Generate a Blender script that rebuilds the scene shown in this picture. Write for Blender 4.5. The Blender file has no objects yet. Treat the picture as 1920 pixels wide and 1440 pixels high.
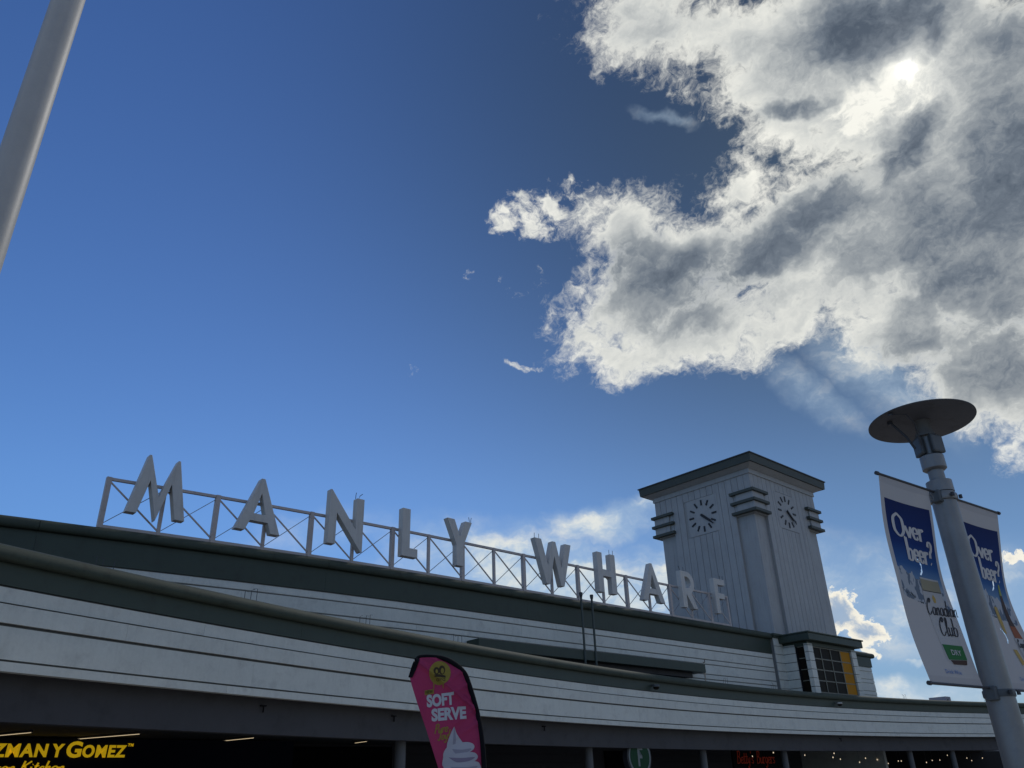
import bpy, bmesh, math, random
from mathutils import Vector, Matrix
random.seed(7)
C = bpy.context.scene.collection
scene = bpy.context.scene
R = math.radians

# ------------------------------------------------------------------ camera
cam_data = bpy.data.cameras.new('camera')
cam_data.sensor_width = 36.0
cam_data.lens = 28.08
cam_data.clip_end = 3000.0
cam_data.clip_start = 0.05
cam = bpy.data.objects.new('camera', cam_data)
C.objects.link(cam)
PITCH, ROLL = R(26.846), R(1.896)
cF = Vector((0, math.cos(PITCH), math.sin(PITCH)))
cR0 = Vector((1, 0, 0)); cU0 = cR0.cross(cF)
cR = cR0 * math.cos(ROLL) - cU0 * math.sin(ROLL)
cU = cR0 * math.sin(ROLL) + cU0 * math.cos(ROLL)
cam.matrix_world = Matrix(((cR.x, cU.x, -cF.x, 0), (cR.y, cU.y, -cF.y, 0), (cR.z, cU.z, -cF.z, 1.6), (0, 0, 0, 1)))
scene.camera = cam
scene.view_settings.view_transform = 'Standard'
scene.view_settings.look = 'None'
scene.view_settings.exposure = 0.0
scene.view_settings.gamma = 1.0
scene.view_settings.use_curve_mapping = False
scene.cycles.max_bounces = 8

# ------------------------------------------------------------------ sun
SUN_AZ, SUN_EL = R(35.1), R(41.8)
SUN_DIR = Vector((math.sin(SUN_AZ) * math.cos(SUN_EL), math.cos(SUN_AZ) * math.cos(SUN_EL), math.sin(SUN_EL)))
sun_data = bpy.data.lights.new('sun', 'SUN')
sun_data.energy = 1.0
sun_data.angle = R(4.0)
sun_data.color = (1.0, 0.95, 0.87)
sun = bpy.data.objects.new('sun', sun_data)
sun.rotation_euler = SUN_DIR.to_track_quat('Z', 'Y').to_euler()
C.objects.link(sun)

# ------------------------------------------------------------------ sky (world): Nishita blue + cloud fields in sky directions
# cloud fields on the sky chart below: tilt (x 22.5 degrees), x, y, half widths; the last number is a weight
MASS = [
    (0,-0.0579,0.0353,0.0117,0.0096), (0,-0.0303,0.018,0.0204,0.0193), (0,-0.0045,-0.049,0.0713,0.0241), (0,0.0059,-0.0012,0.0248,0.0128), (0,0.0443,-0.0148,0.0507,0.0246),
    (0,0.1063,-0.008,0.0732,0.0423), (1,-0.0212,-0.0207,0.0527,0.0326), (1,0.0368,0.03,0.0206,0.0125), (1,0.0532,-0.0387,0.0387,0.0221), (2,-0.0657,-0.0094,0.0203,0.0066),
    (2,0.0455,0.0714,0.009,0.022), (2,0.0795,0.0518,0.0236,0.0475), (2,0.1165,-0.0617,0.0327,0.0553), (2,0.1534,-0.0958,0.0336,0.0452), (3,-0.0592,-0.0509,0.014,0.0265),
    (3,0.0046,0.1307,0.0242,0.0456), (3,0.0522,0.1105,0.025,0.0558), (3,0.1157,0.0804,0.0601,0.083), (3,0.1658,0.009,0.1,0.0769),
]
THIN = [
    (0,-0.2538,-0.1364,0.0467,0.0137,0.3), (0,-0.1723,-0.168,0.0615,0.0155,0.5), (0,-0.0781,-0.1598,0.0387,0.0113,1.2), (0,-0.0158,-0.2078,0.0888,0.0302,1.6), (0,0.0992,-0.2703,0.0491,0.008,1.7),
    (0,0.0993,-0.2543,0.0094,0.0023,1.3), (0,0.1426,-0.2174,0.0331,0.026,0.7), (1,-0.0519,-0.1542,0.0233,0.0079,1.0), (2,0.0632,-0.0961,0.0109,0.033,0.6), (2,0.0986,-0.093,0.0166,0.0488,0.8),
    (3,-0.097,-0.1956,0.0263,0.1098,1.7), (3,0.0009,0.079,0.0041,0.0186,0.55), (3,0.0797,-0.2208,0.0275,0.0418,1.0),
]
CUM = [
    (0,0.0699,-0.2368,0.0097,0.0126), (0,0.1467,-0.1996,0.0102,0.0038), (3,0.0571,-0.2256,0.0144,0.0176),
]
SCAT = [
    (0,-0.1065,-0.0104,0.0502,0.0433,0.66), (0,-0.0837,0.0348,0.0459,0.0298,1.3), (2,-0.1299,0.0125,0.0074,0.01,1.0), (2,0.0182,0.0806,0.0172,0.0372,0.62), (3,-0.1606,-0.0524,0.0205,0.0476,0.58),
    (3,-0.1057,-0.0543,0.0047,0.0287,1.0), (3,-0.0535,0.0506,0.0082,0.0227,0.75),
]
DARK = [
    (0,-0.0316,-0.004,0.0275,0.0214,0.85), (0,0.0,-0.019,0.0596,0.0252,1.0), (0,0.0001,-0.0393,0.0568,0.011,0.6), (0,0.0713,0.0669,0.0237,0.0059,0.85), (0,0.1149,0.1,0.0434,0.0238,1.12),
    (0,0.1629,-0.069,0.0374,0.0582,0.85), (1,0.0448,-0.0111,0.0505,0.0196,0.95), (1,0.0831,0.0104,0.0419,0.0189,1.0), (1,0.1049,-0.0199,0.0496,0.0242,0.6), (1,0.1417,0.0954,0.0129,0.0169,1.0),
    (1,0.1445,-0.0273,0.0464,0.0614,0.8), (2,0.1244,0.0327,0.0335,0.0147,0.95), (3,0.0066,0.1245,0.0309,0.0481,0.22), (3,0.1348,-0.0888,0.0251,0.0458,0.7), (3,0.173,0.0074,0.0694,0.0342,0.95),
    (3,0.1806,0.0792,0.0361,0.0215,0.8),
]
LIGHT = [
    (1,0.0665,0.0397,0.0364,0.0184,0.5), (1,0.1051,0.056,0.0339,0.0133,1.0), (1,0.1109,0.0329,0.0158,0.0119,0.5), (3,0.1312,0.0625,0.0124,0.0158,0.9),
]


def s2l(r, g, b):
    f = lambda c: (c / 255 / 12.92) if c / 255 <= 0.04045 else ((c / 255 + 0.055) / 1.055) ** 2.4
    return (f(r), f(g), f(b))

SKY_STRENGTH = 0.1
world = bpy.data.worlds.new('World')
scene.world = world
world.use_nodes = True
nt = world.node_tree
nt.nodes.clear()
LK = nt.links.new

def node(t, **kw):
    n = nt.nodes.new(t)
    for k, v in kw.items(): setattr(n, k, v)
    return n
def put(sock, v):
    if isinstance(v, bpy.types.NodeSocket): LK(v, sock)
    elif v is not None: sock.default_value = v
def M(op, a, b=None, c=None, clamp=False):
    n = node('ShaderNodeMath', operation=op, use_clamp=clamp)
    put(n.inputs[0], a); put(n.inputs[1], b); put(n.inputs[2], c)
    return n.outputs[0]
def VM(op, a, b=None, out=0, scale=None):
    n = node('ShaderNodeVectorMath', operation=op)
    put(n.inputs[0], a); put(n.inputs[1], b)
    if scale is not None: put(n.inputs['Scale'], scale)
    return n.outputs[out]
def SS(x, lo, hi, a=0.0, b=1.0):
    n = node('ShaderNodeMapRange', interpolation_type='SMOOTHSTEP')
    put(n.inputs[0], x); put(n.inputs[1], lo); put(n.inputs[2], hi); put(n.inputs[3], a); put(n.inputs[4], b)
    return n.outputs[0]
def MIXC(f, a, b, mode='MIX'):
    n = node('ShaderNodeMix', data_type='RGBA', blend_type=mode)
    put(n.inputs[0], f)
    put(n.inputs[6], a if isinstance(a, bpy.types.NodeSocket) else (*a, 1)); put(n.inputs[7], b if isinstance(b, bpy.types.NodeSocket) else (*b, 1))
    return n.outputs[2]
def NOISE(vec, scale, detail=8, rough=0.6, out=0, lac=2.0, dist=0.0):
    n = node('ShaderNodeTexNoise', noise_dimensions='3D')
    put(n.inputs['Vector'], vec); n.inputs['Scale'].default_value = scale; n.inputs['Detail'].default_value = detail
    n.inputs['Roughness'].default_value = rough; n.inputs['Lacunarity'].default_value = lac; n.inputs['Distortion'].default_value = dist
    return n.outputs[out]

D = VM('NORMALIZE', node('ShaderNodeTexCoord').outputs['Generated'])

# a stereographic chart of the sky, centred on azimuth 15, elevation 35
c0 = Vector((math.sin(R(15)) * math.cos(R(35)), math.cos(R(15)) * math.cos(R(35)), math.sin(R(35))))
a0 = Vector((math.cos(R(15)), -math.sin(R(15)), 0)); b0 = a0.cross(c0)
def chart(vec, k):
    t = R(22.5 * k)
    a = a0 * math.cos(t) + b0 * math.sin(t); b = b0 * math.cos(t) - a0 * math.sin(t)
    inv = M('DIVIDE', 1.0, M('ADD', VM('DOT_PRODUCT', vec, tuple(c0), out=1), 1.0))
    n = node('ShaderNodeCombineXYZ')
    put(n.inputs[0], M('MULTIPLY', VM('DOT_PRODUCT', vec, tuple(a), out=1), inv))
    put(n.inputs[1], M('MULTIPLY', VM('DOT_PRODUCT', vec, tuple(b), out=1), inv))
    return n.outputs[0]
def lobes_of(vec, lobes, per=7):
    """yields (distance socket in lobe units, radius, lobe), evaluated group after group (the shader stack is small)"""
    charts = {}
    state = {'acc': None}
    last, count, v = None, 0, None
    for l in lobes:
        k = l[0]
        if k not in charts: charts[k] = chart(vec, k)
        if k != last or count >= per:
            v, last, count = charts[k], k, 0
            if state['acc'] is not None:
                n = node('ShaderNodeVectorMath', operation='MULTIPLY_ADD')
                LK(state['acc'], n.inputs[0]); n.inputs[1].default_value = (1e-7, 1e-7, 1e-7); LK(v, n.inputs[2])
                v = n.outputs[0]
        count += 1
        t = R(22.5 * k)
        x, y = l[1] * math.cos(t) + l[2] * math.sin(t), l[2] * math.cos(t) - l[1] * math.sin(t)
        n = node('ShaderNodeVectorMath', operation='MULTIPLY_ADD')
        LK(v, n.inputs[0]); n.inputs[1].default_value = (1 / l[3], 1 / l[4], 0); n.inputs[2].default_value = (-x / l[3], -y / l[4], 0)
        yield VM('LENGTH', n.outputs[0], out=1), min(l[3], l[4]) * 0.75 + 0.25 * math.sqrt(l[3] * l[4]), l, state
def field(vec, lobes, k):
    acc = None
    for d, r, l, st in lobes_of(vec, lobes):
        s = M('MULTIPLY_ADD', d, r, -r)
        acc = s if acc is None else M('SMOOTH_MIN', acc, s, k)
        st['acc'] = acc
    return acc
def soft(vec, lobes, sharp=1.15):
    acc = None
    for d, r, l, st in lobes_of(vec, lobes):
        s = SS(d, sharp, 0.25, 0.0, l[5])
        acc = s if acc is None else M('MAXIMUM', acc, s)
        st['acc'] = acc
    return acc

# domain-warped directions
w1 = VM('SUBTRACT', NOISE(D, 9.0, 3, 0.55, out=1), (0.5, 0.5, 0.5))
w2 = VM('SUBTRACT', NOISE(D, 32.0, 3, 0.6, out=1), (0.5, 0.5, 0.5))
Dw = VM('ADD', VM('ADD', D, VM('SCALE', w1, scale=0.030)), VM('SCALE', w2, scale=0.030))
# the cloud deck: fine fleecy noise eats into the edge of the lobes
sd = field(Dw, MASS, 0.010)
# the cloud is combed along its drift
ax_ = (a0 * math.cos(R(28)) + b0 * math.sin(R(28)))
Dn = VM('SUBTRACT', Dw, VM('SCALE', tuple(ax_), scale=M('MULTIPLY', VM('DOT_PRODUCT', Dw, tuple(ax_), out=1), 0.45)))
tS = SUN_DIR * 0.007
n_a = NOISE(Dn, 17.0, 8, 0.64, lac=2.1)
n_b = NOISE(VM('ADD', Dn, tuple(tS)), 17.0, 5, 0.6, lac=2.1)
ridge = NOISE(Dw, 44.0, 5, 0.62, lac=2.2)
fleece = M('SUBTRACT', 1.0, M('MULTIPLY', M('ABSOLUTE', M('SUBTRACT', ridge, 0.5)), 4.0))
dens = M('ADD', M('ADD', M('MULTIPLY', sd, -62.0), M('MULTIPLY', M('SUBTRACT', n_a, 0.5), 4.6)), M('MULTIPLY', M('SUBTRACT', fleece, 0.6), 0.55))
puff = SS(M('ADD', M('MULTIPLY_ADD', M('SUBTRACT', ridge, 0.5), 0.45, NOISE(Dw, 22.0, 6, 0.68)), M('MULTIPLY', M('SUBTRACT', soft(Dw, SCAT, 1.3), 1.0), 0.42)), 0.46, 0.70)
alpha = M('MAXIMUM', SS(dens, -0.35, 1.0), M('MULTIPLY', puff, 0.95))
# far low cumulus with crisp heads
sd2 = field(Dw, CUM, 0.003)
dens2 = M('ADD', M('MULTIPLY', sd2, -140.0), M('MULTIPLY', M('SUBTRACT', ridge, 0.5), 3.4))
alpha2 = SS(dens2, 0.0, 0.3)
# thin veils
stretch = node('ShaderNodeMapping', vector_type='POINT')
LK(Dw, stretch.inputs['Vector']); stretch.inputs['Scale'].default_value = (1.0, 1.0, 1.9)
veil_n = NOISE(stretch.outputs[0], 12.0, 6, 0.62)
veil = M('MULTIPLY', soft(Dw, THIN, 1.45), SS(veil_n, 0.28, 0.72, 0.30, 1.0))
# the thick grey parts, the parts lit through by the sun
dark = soft(VM('ADD', Dw, VM('SCALE', w2, scale=0.015)), DARK, 1.4)
dark = M('MULTIPLY', dark, SS(n_b, 0.34, 0.60, 0.84, 1.08))
light = soft(Dw, LIGHT, 1.3)
relief = M('MULTIPLY', M('SUBTRACT', n_a, n_b), 0.85)
cosS = M('MAXIMUM', VM('DOT_PRODUCT', D, tuple(SUN_DIR), out=1), 0.0)
core = M('POWER', cosS, 1500.0); disc = M('POWER', cosS, 40000.0)
rim = SS(dens, 0.45, 1.7, 0.90, 0.66)
lightness = M('SUBTRACT', M('ADD', rim, relief), M('MULTIPLY', M('MULTIPLY', dark, SS(dens, 0.1, 1.2)), 0.46))
lightness = M('ADD', lightness, M('MULTIPLY', M('SUBTRACT', fleece, 0.6), 0.10))
lightness = M('ADD', lightness, M('ADD', M('MULTIPLY', light, SS(n_a, 0.40, 0.62, 0.02, 0.40)), M('MULTIPLY', core, 0.14)))
lightness = M('MAXIMUM', lightness, 0.06)
ramp = node('ShaderNodeValToRGB')
LK(lightness, ramp.inputs[0])
el_ = ramp.color_ramp.elements
el_[0].position = 0.0; el_[0].color = (*s2l(70, 82, 98), 1)
el_[1].position = 1.0; el_[1].color = (*s2l(248, 247, 238), 1)
for p, c in ((0.25, (112, 122, 134)), (0.5, (160, 166, 170)), (0.72, (203, 206, 204)), (0.86, (226, 227, 221))):
    e = el_.new(p); e.color = (*s2l(*c), 1)
# blue
nish = node('ShaderNodeTexSky', sky_type='NISHITA', sun_disc=False)
nish.sun_elevation = SUN_EL; nish.sun_rotation = SUN_AZ
nish.air_density = 1.0; nish.dust_density = 0.3; nish.ozone_density = 2.0
nsky = VM('SCALE', nish.outputs[0], scale=SKY_STRENGTH)
sep = node('ShaderNodeSeparateXYZ'); LK(D, sep.inputs[0])
c1 = M('MAXIMUM', VM('DOT_PRODUCT', D, tuple(SUN_DIR), out=1), 0.0)
dz = M('MAXIMUM', sep.outputs['Z'], 0.0)
c2 = M('POWER', c1, 2.0); c8 = M('POWER', c1, 8.0)
grade = node('ShaderNodeCombineXYZ')
for i, (k0, k1, k2, k3) in enumerate(((-0.18, -0.72, -0.11, -1.55), (0.19, -0.58, -0.30, -1.44), (0.45, -0.32, -0.34, -1.61))):
    e = M('ADD', M('MULTIPLY_ADD', dz, k1, k0), M('ADD', M('MULTIPLY', c2, k2), M('MULTIPLY', c8, k3)))
    LK(M('MULTIPLY', M('EXPONENT', e), SS(dz, 0.0, 0.34, (0.50, 0.50, 0.56)[i], 1.0)), grade.inputs[i])
blue = VM('MULTIPLY', nsky, grade.outputs[0])
veil_col = MIXC(SS(veil_n, 0.42, 0.72), s2l(178, 200, 220), s2l(232, 233, 226))
sky = MIXC(M('MULTIPLY', veil, 0.92, clamp=True), blue, veil_col)
cum_l = node('ShaderNodeValToRGB')
LK(SS(dens2, 0.0, 1.5), cum_l.inputs[0])
ce = cum_l.color_ramp.elements
ce[0].position = 0.0; ce[0].color = (*s2l(250, 246, 232), 1)
ce[1].position = 1.0; ce[1].color = (*s2l(158, 178, 202), 1)
e = ce.new(0.38); e.color = (*s2l(238, 234, 222), 1)
sky = MIXC(M('MULTIPLY', alpha2, SS(dens2, 0.5, 2.8, 1.0, 0.72)), sky, cum_l.outputs[0])
sky = MIXC(alpha, sky, ramp.outputs[0])
# unseen cloud added behind and beside the viewer to whiten the fill light
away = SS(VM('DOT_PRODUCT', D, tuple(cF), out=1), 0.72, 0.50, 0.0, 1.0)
fill_n = NOISE(Dw, 3.4, 5, 0.6)
fill_c = MIXC(SS(fill_n, 0.52, 0.72), s2l(214, 216, 213), s2l(158, 165, 172))
sky = MIXC(M('MULTIPLY', M('MULTIPLY', SS(fill_n, 0.50, 0.58), away), SS(dz, 0.0, 0.12)), sky, fill_c)
glow = M('MULTIPLY', M('ADD', M('MULTIPLY', core, 0.10), M('MULTIPLY', disc, 1.5)), SS(ridge, 0.30, 0.60, 0.35, 1.0))
sky = VM('ADD', sky, VM('SCALE', (1.0, 0.97, 0.9), scale=glow))
bg = node('ShaderNodeBackground'); out = node('ShaderNodeOutputWorld')
LK(VM('SCALE', sky, scale=1.0 / SKY_STRENGTH), bg.inputs[0]); bg.inputs[1].default_value = SKY_STRENGTH
LK(bg.outputs[0], out.inputs[0])

# ------------------------------------------------------------------ helpers
class MB:
    """collects shapes, links them as ONE mesh object"""
    def __init__(s): s.v = []; s.f = []; s.uv = None
    def add(s, vs, fs):
        n = len(s.v); s.v += [tuple(p) for p in vs]; s.f += [tuple(i + n for i in f) for f in fs]; return s
    def box(s, x0, x1, y0, y1, z0, z1):
        return s.add([(x0, y0, z0), (x1, y0, z0), (x1, y1, z0), (x0, y1, z0), (x0, y0, z1), (x1, y0, z1), (x1, y1, z1), (x0, y1, z1)],
                     [(0, 3, 2, 1), (4, 5, 6, 7), (0, 1, 5, 4), (1, 2, 6, 5), (2, 3, 7, 6), (3, 0, 4, 7)])
    def bar(s, a, b, w, d, side=(0, 1, 0)):
        a, b = Vector(a), Vector(b); t = (b - a).normalized(); y = Vector(side); x = t.cross(y).normalized(); y = x.cross(t).normalized()
        x *= w / 2; y *= d / 2
        return s.add([a - x - y, a + x - y, a + x + y, a - x + y, b - x - y, b + x - y, b + x + y, b - x + y],
                     [(0, 3, 2, 1), (4, 5, 6, 7), (0, 1, 5, 4), (1, 2, 6, 5), (2, 3, 7, 6), (3, 0, 4, 7)])
    def tube(s, pts, r, n=8):
        pts = [Vector(p) for p in pts]; rings = []
        rr = r if isinstance(r, (list, tuple)) else [r] * len(pts)
        for i, p in enumerate(pts):
            t = (pts[min(i + 1, len(pts) - 1)] - pts[max(i - 1, 0)]).normalized()
            ref = Vector((0, 0, 1)) if abs(t.z) < 0.9 else Vector((1, 0, 0))
            x = t.cross(ref).normalized(); y = t.cross(x)
            rings.append([p + (x * math.cos(2 * math.pi * k / n) + y * math.sin(2 * math.pi * k / n)) * rr[i] for k in range(n)])
        vs = [q for g in rings for q in g]; fs = []
        for i in range(len(pts) - 1):
            for k in range(n):
                fs.append((i * n + k, i * n + (k + 1) % n, (i + 1) * n + (k + 1) % n, (i + 1) * n + k))
        fs += [tuple(range(n))[::-1], tuple((len(pts) - 1) * n + k for k in range(n))]
        return s.add(vs, fs)
    def lathe(s, prof, n=24, c=(0, 0, 0)):
        vs = [(c[0] + r * math.cos(2 * math.pi * k / n), c[1] + r * math.sin(2 * math.pi * k / n), c[2] + z) for r, z in prof for k in range(n)]
        fs = []
        for i in range(len(prof) - 1):
            for k in range(n): fs.append((i * n + k, i * n + (k + 1) % n, (i + 1) * n + (k + 1) % n, (i + 1) * n + k))
        fs += [tuple(range(n))[::-1], tuple((len(prof) - 1) * n + k for k in range(n))]
        return s.add(vs, fs)
    def prism(s, poly, y0, y1):
        """poly in (x, z), extruded along y"""
        n = len(poly)
        vs = [(x, y0, z) for x, z in poly] + [(x, y1, z) for x, z in poly]
        fs = [tuple(range(n)), tuple(range(2 * n - 1, n - 1, -1))] + [(i, i + n, (i + 1) % n + n, (i + 1) % n) for i in range(n)]
        return s.add(vs, fs)
    def sweep(s, path, prof):
        """path [(u, v)] on plan, closed profile [(outward, z)]; outward is to the plaza side"""
        rings = []
        P2 = [Vector(p) for p in path]
        for i, p in enumerate(P2):
            t = P2[min(i + 1, len(P2) - 1)] - P2[max(i - 1, 0)]
            t.normalize(); nrm = Vector((t.y, -t.x))
            rings.append([(p.x + nrm.x * o, p.y + nrm.y * o, z) for o, z in prof])
        n = len(prof); vs = [q for g in rings for q in g]; fs = []
        for i in range(len(P2) - 1):
            for k in range(n): fs.append((i * n + k, i * n + (k + 1) % n, (i + 1) * n + (k + 1) % n, (i + 1) * n + k))
        fs += [tuple(range(n))[::-1], tuple((len(P2) - 1) * n + k for k in range(n))]
        return s.add(vs, fs)
    def build(s, name, mat, parent=None, base=(0, 0, 0), smooth=None, bevel=None, label=None):
        me = bpy.data.meshes.new(name)
        b = Vector(base)
        me.from_pydata([tuple(Vector(p) - b) for p in s.v], [], s.f)
        bm = bmesh.new(); bm.from_mesh(me); bmesh.ops.recalc_face_normals(bm, faces=bm.faces); bm.to_mesh(me); bm.free()
        for m in (mat if isinstance(mat, (list, tuple)) else [mat]): me.materials.append(m)
        if smooth is not None:
            me.shade_smooth() if hasattr(me, 'shade_smooth') else None
            me.set_sharp_from_angle(angle=R(smooth))
        o = bpy.data.objects.new(name, me); C.objects.link(o)
        if parent is not None: o.parent = parent
        if bevel:
            md = o.modifiers.new('bevel', 'BEVEL'); md.width = bevel; md.segments = 2; md.limit_method = 'ANGLE'; md.angle_limit = R(40)
        if label: o['label'] = label
        return o

def tag(o, label, cat, group=None):
    o['label'] = label; o['category'] = cat
    if group: o['group'] = group
    return o
def structure(o): o['kind'] = 'structure'; return o
def stuff(o): o['kind'] = 'stuff'; return o

# the wharf's own axes: u runs along the front to the right, v goes into the building
YAW = R(47.3)
ROTZ = R(42.7)
DF = Vector((math.sin(YAW), math.cos(YAW), 0)); DS = Vector((-math.cos(YAW), math.sin(YAW), 0))
def W(u, v, z=0.0): return DF * u + DS * v + Vector((0, 0, z))
def root(name, base, label, cat, group=None, world=False, rz=None):
    o = bpy.data.objects.new(name, None); C.objects.link(o)
    o.empty_display_size = 0.3
    o.location = base if world else W(*base)
    o.rotation_euler = (0, 0, (0 if world else ROTZ) if rz is None else rz)
    return tag(o, label, cat, group)
def place(o, base):      # a one-mesh thing whose mesh is in wharf axes relative to base
    o.location = W(*base); o.rotation_euler = (0, 0, ROTZ); return o

def mat(name, col, rough=0.6, var=0.12, scale=1.5, bump=0.0, metal=0.0, streak=0.0, dirt=None, dirt_amt=0.0, fine=0.05, emit=None, spec=0.4):
    m = bpy.data.materials.new(name); m.use_nodes = True
    t = m.node_tree; b = t.nodes['Principled BSDF']; L = t.links.new
    b.inputs['Roughness'].default_value = rough; b.inputs['Metallic'].default_value = metal
    b.inputs['Specular IOR Level'].default_value = spec
    co = t.nodes.new('ShaderNodeTexCoord'); oi = t.nodes.new('ShaderNodeObjectInfo')
    sh = t.nodes.new('ShaderNodeVectorMath'); sh.operation = 'MULTIPLY_ADD'
    L(oi.outputs['Random'], sh.inputs[0]); sh.inputs[1].default_value = (13.7, 7.3, 5.1); L(co.outputs['Object'], sh.inputs[2])
    def noise(vec, sc, det, ro=0.6):
        n = t.nodes.new('ShaderNodeTexNoise'); n.inputs['Scale'].default_value = sc; n.inputs['Detail'].default_value = det; n.inputs['Roughness'].default_value = ro
        L(vec, n.inputs['Vector']); return n.outputs[0]
    def math_(op, a, b2):
        n = t.nodes.new('ShaderNodeMath'); n.operation = op
        for i, x in enumerate((a, b2)):
            if isinstance(x, bpy.types.NodeSocket): L(x, n.inputs[i])
            else: n.inputs[i].default_value = x
        return n.outputs[0]
    big = noise(sh.outputs[0], scale, 5)
    small = noise(sh.outputs[0], scale * 14, 4, 0.7)
    val = math_('ADD', math_('MULTIPLY', math_('SUBTRACT', big, 0.5), var * 2), math_('MULTIPLY', math_('SUBTRACT', small, 0.5), fine * 2))
    val = math_('ADD', val, math_('MULTIPLY', math_('SUBTRACT', oi.outputs['Random'], 0.5), var * 0.35))
    if streak:
        mp = t.nodes.new('ShaderNodeMapping'); mp.inputs['Scale'].default_value = (3.2, 3.2, 0.22); L(sh.outputs[0], mp.inputs['Vector'])
        st = noise(mp.outputs[0], 2.0, 6, 0.65)
        val = math_('SUBTRACT', val, math_('MULTIPLY', math_('MAXIMUM', math_('SUBTRACT', st, 0.52), 0.0), streak * 4))
    val = math_('ADD', val, 1.0)
    hs = t.nodes.new('ShaderNodeVectorMath'); hs.operation = 'SCALE'
    hs.inputs[0].default_value = col; L(val, hs.inputs['Scale'])
    colour = hs.outputs[0]
    if dirt:
        mr = t.nodes.new('ShaderNodeMapRange'); L(noise(sh.outputs[0], scale * 2.3, 7, 0.68), mr.inputs[0]); mr.inputs[1].default_value = 0.52; mr.inputs[2].default_value = 0.72
        mr.inputs[3].default_value = 0; mr.inputs[4].default_value = dirt_amt
        mx = t.nodes.new('ShaderNodeMix'); mx.data_type = 'RGBA'; L(mr.outputs[0], mx.inputs[0]); L(colour, mx.inputs[6]); mx.inputs[7].default_value = (*dirt, 1)
        colour = mx.outputs[2]
    L(colour, b.inputs['Base Color'])
    if bump:
        bp = t.nodes.new('ShaderNodeBump'); bp.inputs['Strength'].default_value = bump; bp.inputs['Distance'].default_value = 0.01
        L(small, bp.inputs['Height']); L(bp.outputs[0], b.inputs['Normal'])
    if emit:
        b.inputs['Emission Color'].default_value = (*emit[0], 1); b.inputs['Emission Strength'].default_value = emit[1]
    return m

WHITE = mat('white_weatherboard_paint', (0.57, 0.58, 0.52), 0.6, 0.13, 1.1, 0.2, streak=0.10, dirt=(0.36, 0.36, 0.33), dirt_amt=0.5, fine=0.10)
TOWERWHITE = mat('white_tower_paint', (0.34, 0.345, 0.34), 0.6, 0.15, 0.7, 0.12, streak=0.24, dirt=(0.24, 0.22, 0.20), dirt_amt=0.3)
GREEN = mat('dark_sage_paint', (0.033, 0.049, 0.035), 0.55, 0.16, 0.8, 0.1, streak=0.10, dirt=(0.02, 0.023, 0.016), dirt_amt=0.5)
COPING = mat('weathered_coping', (0.040, 0.052, 0.036), 0.75, 0.28, 1.3, 0.3, dirt=(0.022, 0.026, 0.016), dirt_amt=0.8, fine=0.15)
FINGREEN = mat('grey_green_fin_paint', (0.050, 0.060, 0.050), 0.6, 0.14, 1.0, 0.1, dirt=(0.045, 0.05, 0.045), dirt_amt=0.4)
BACKING = mat('board_backing', (0.20, 0.20, 0.19), 0.8, 0.1, 1.0)
TSHAFT = mat('tower_joint_paint', (0.30, 0.30, 0.29), 0.8, 0.1, 1.0)
ROOFING = mat('grey_roof_sheet', (0.07, 0.07, 0.07), 0.8, 0.15, 0.5)
LETTER = mat('painted_letter_metal', (0.47, 0.46, 0.43), 0.5, 0.12, 1.4, 0.08, streak=0.25, dirt=(0.33, 0.30, 0.26), dirt_amt=0.3)
STEEL = mat('pale_galvanised_steel', (0.40, 0.36, 0.34), 0.5, 0.16, 2.0, 0.15, metal=0.15, dirt=(0.22, 0.13, 0.08), dirt_amt=0.35)
ROD = mat('thin_steel_rod', (0.20, 0.20, 0.21), 0.5, 0.12, 3.0, metal=0.3)
DARKSTEEL = mat('dark_steel', (0.035, 0.036, 0.04), 0.5, 0.2, 4.0)
SOFFITP = mat('dark_soffit_paint', (0.062, 0.060, 0.062), 0.8, 0.2, 0.7, dirt=(0.025, 0.023, 0.023), dirt_amt=0.5)
CEIL = mat('dark_ceiling', (0.10, 0.10, 0.10), 0.85, 0.12, 0.5)
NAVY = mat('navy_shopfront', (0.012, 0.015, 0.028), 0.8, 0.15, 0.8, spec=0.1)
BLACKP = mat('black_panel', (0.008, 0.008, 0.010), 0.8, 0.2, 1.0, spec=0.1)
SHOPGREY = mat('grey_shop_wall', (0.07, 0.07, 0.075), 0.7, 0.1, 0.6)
GALV = mat('galvanised_post', (0.20, 0.20, 0.195), 0.42, 0.24, 4.0, 0.2, metal=0.45, dirt=(0.16, 0.17, 0.18), dirt_amt=0.5)
DISCM = mat('stained_reflector_metal', (0.07, 0.072, 0.078), 0.6, 0.16, 3.5, 0.1, dirt=(0.035, 0.032, 0.03), dirt_amt=0.8)
BOXM = mat('dark_gear_box', (0.075, 0.085, 0.09), 0.5, 0.2, 6.0)
POLE = mat('pale_painted_pole', (0.38, 0.37, 0.345), 0.5, 0.12, 5.0, 0.1, fine=0.06, dirt=(0.34, 0.33, 0.31), dirt_amt=0.4)
GLASS = mat('dark_window_glass', (0.014, 0.011, 0.008), 0.4, 0.2, 2.0, spec=0.03)
AMBER = mat('amber_lit_pane', (0.12, 0.07, 0.01), 0.5, 0.35, 1.2, spec=0.03, emit=((0.30, 0.15, 0.01), 0.16))
FRAME = mat('cream_glazing_bar', (0.16, 0.155, 0.12), 0.6, 0.1, 3.0)
PIPE = mat('green_vent_pipe', (0.045, 0.058, 0.05), 0.5, 0.15, 3.0)
CLOCKM = mat('navy_clock_mark', (0.008, 0.009, 0.012), 0.5, 0.1, 3.0)
PAVE = mat('brick_plaza_paving', (0.37, 0.34, 0.30), 0.85, 0.12, 0.4, dirt=(0.25, 0.22, 0.18), dirt_amt=0.4)
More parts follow.
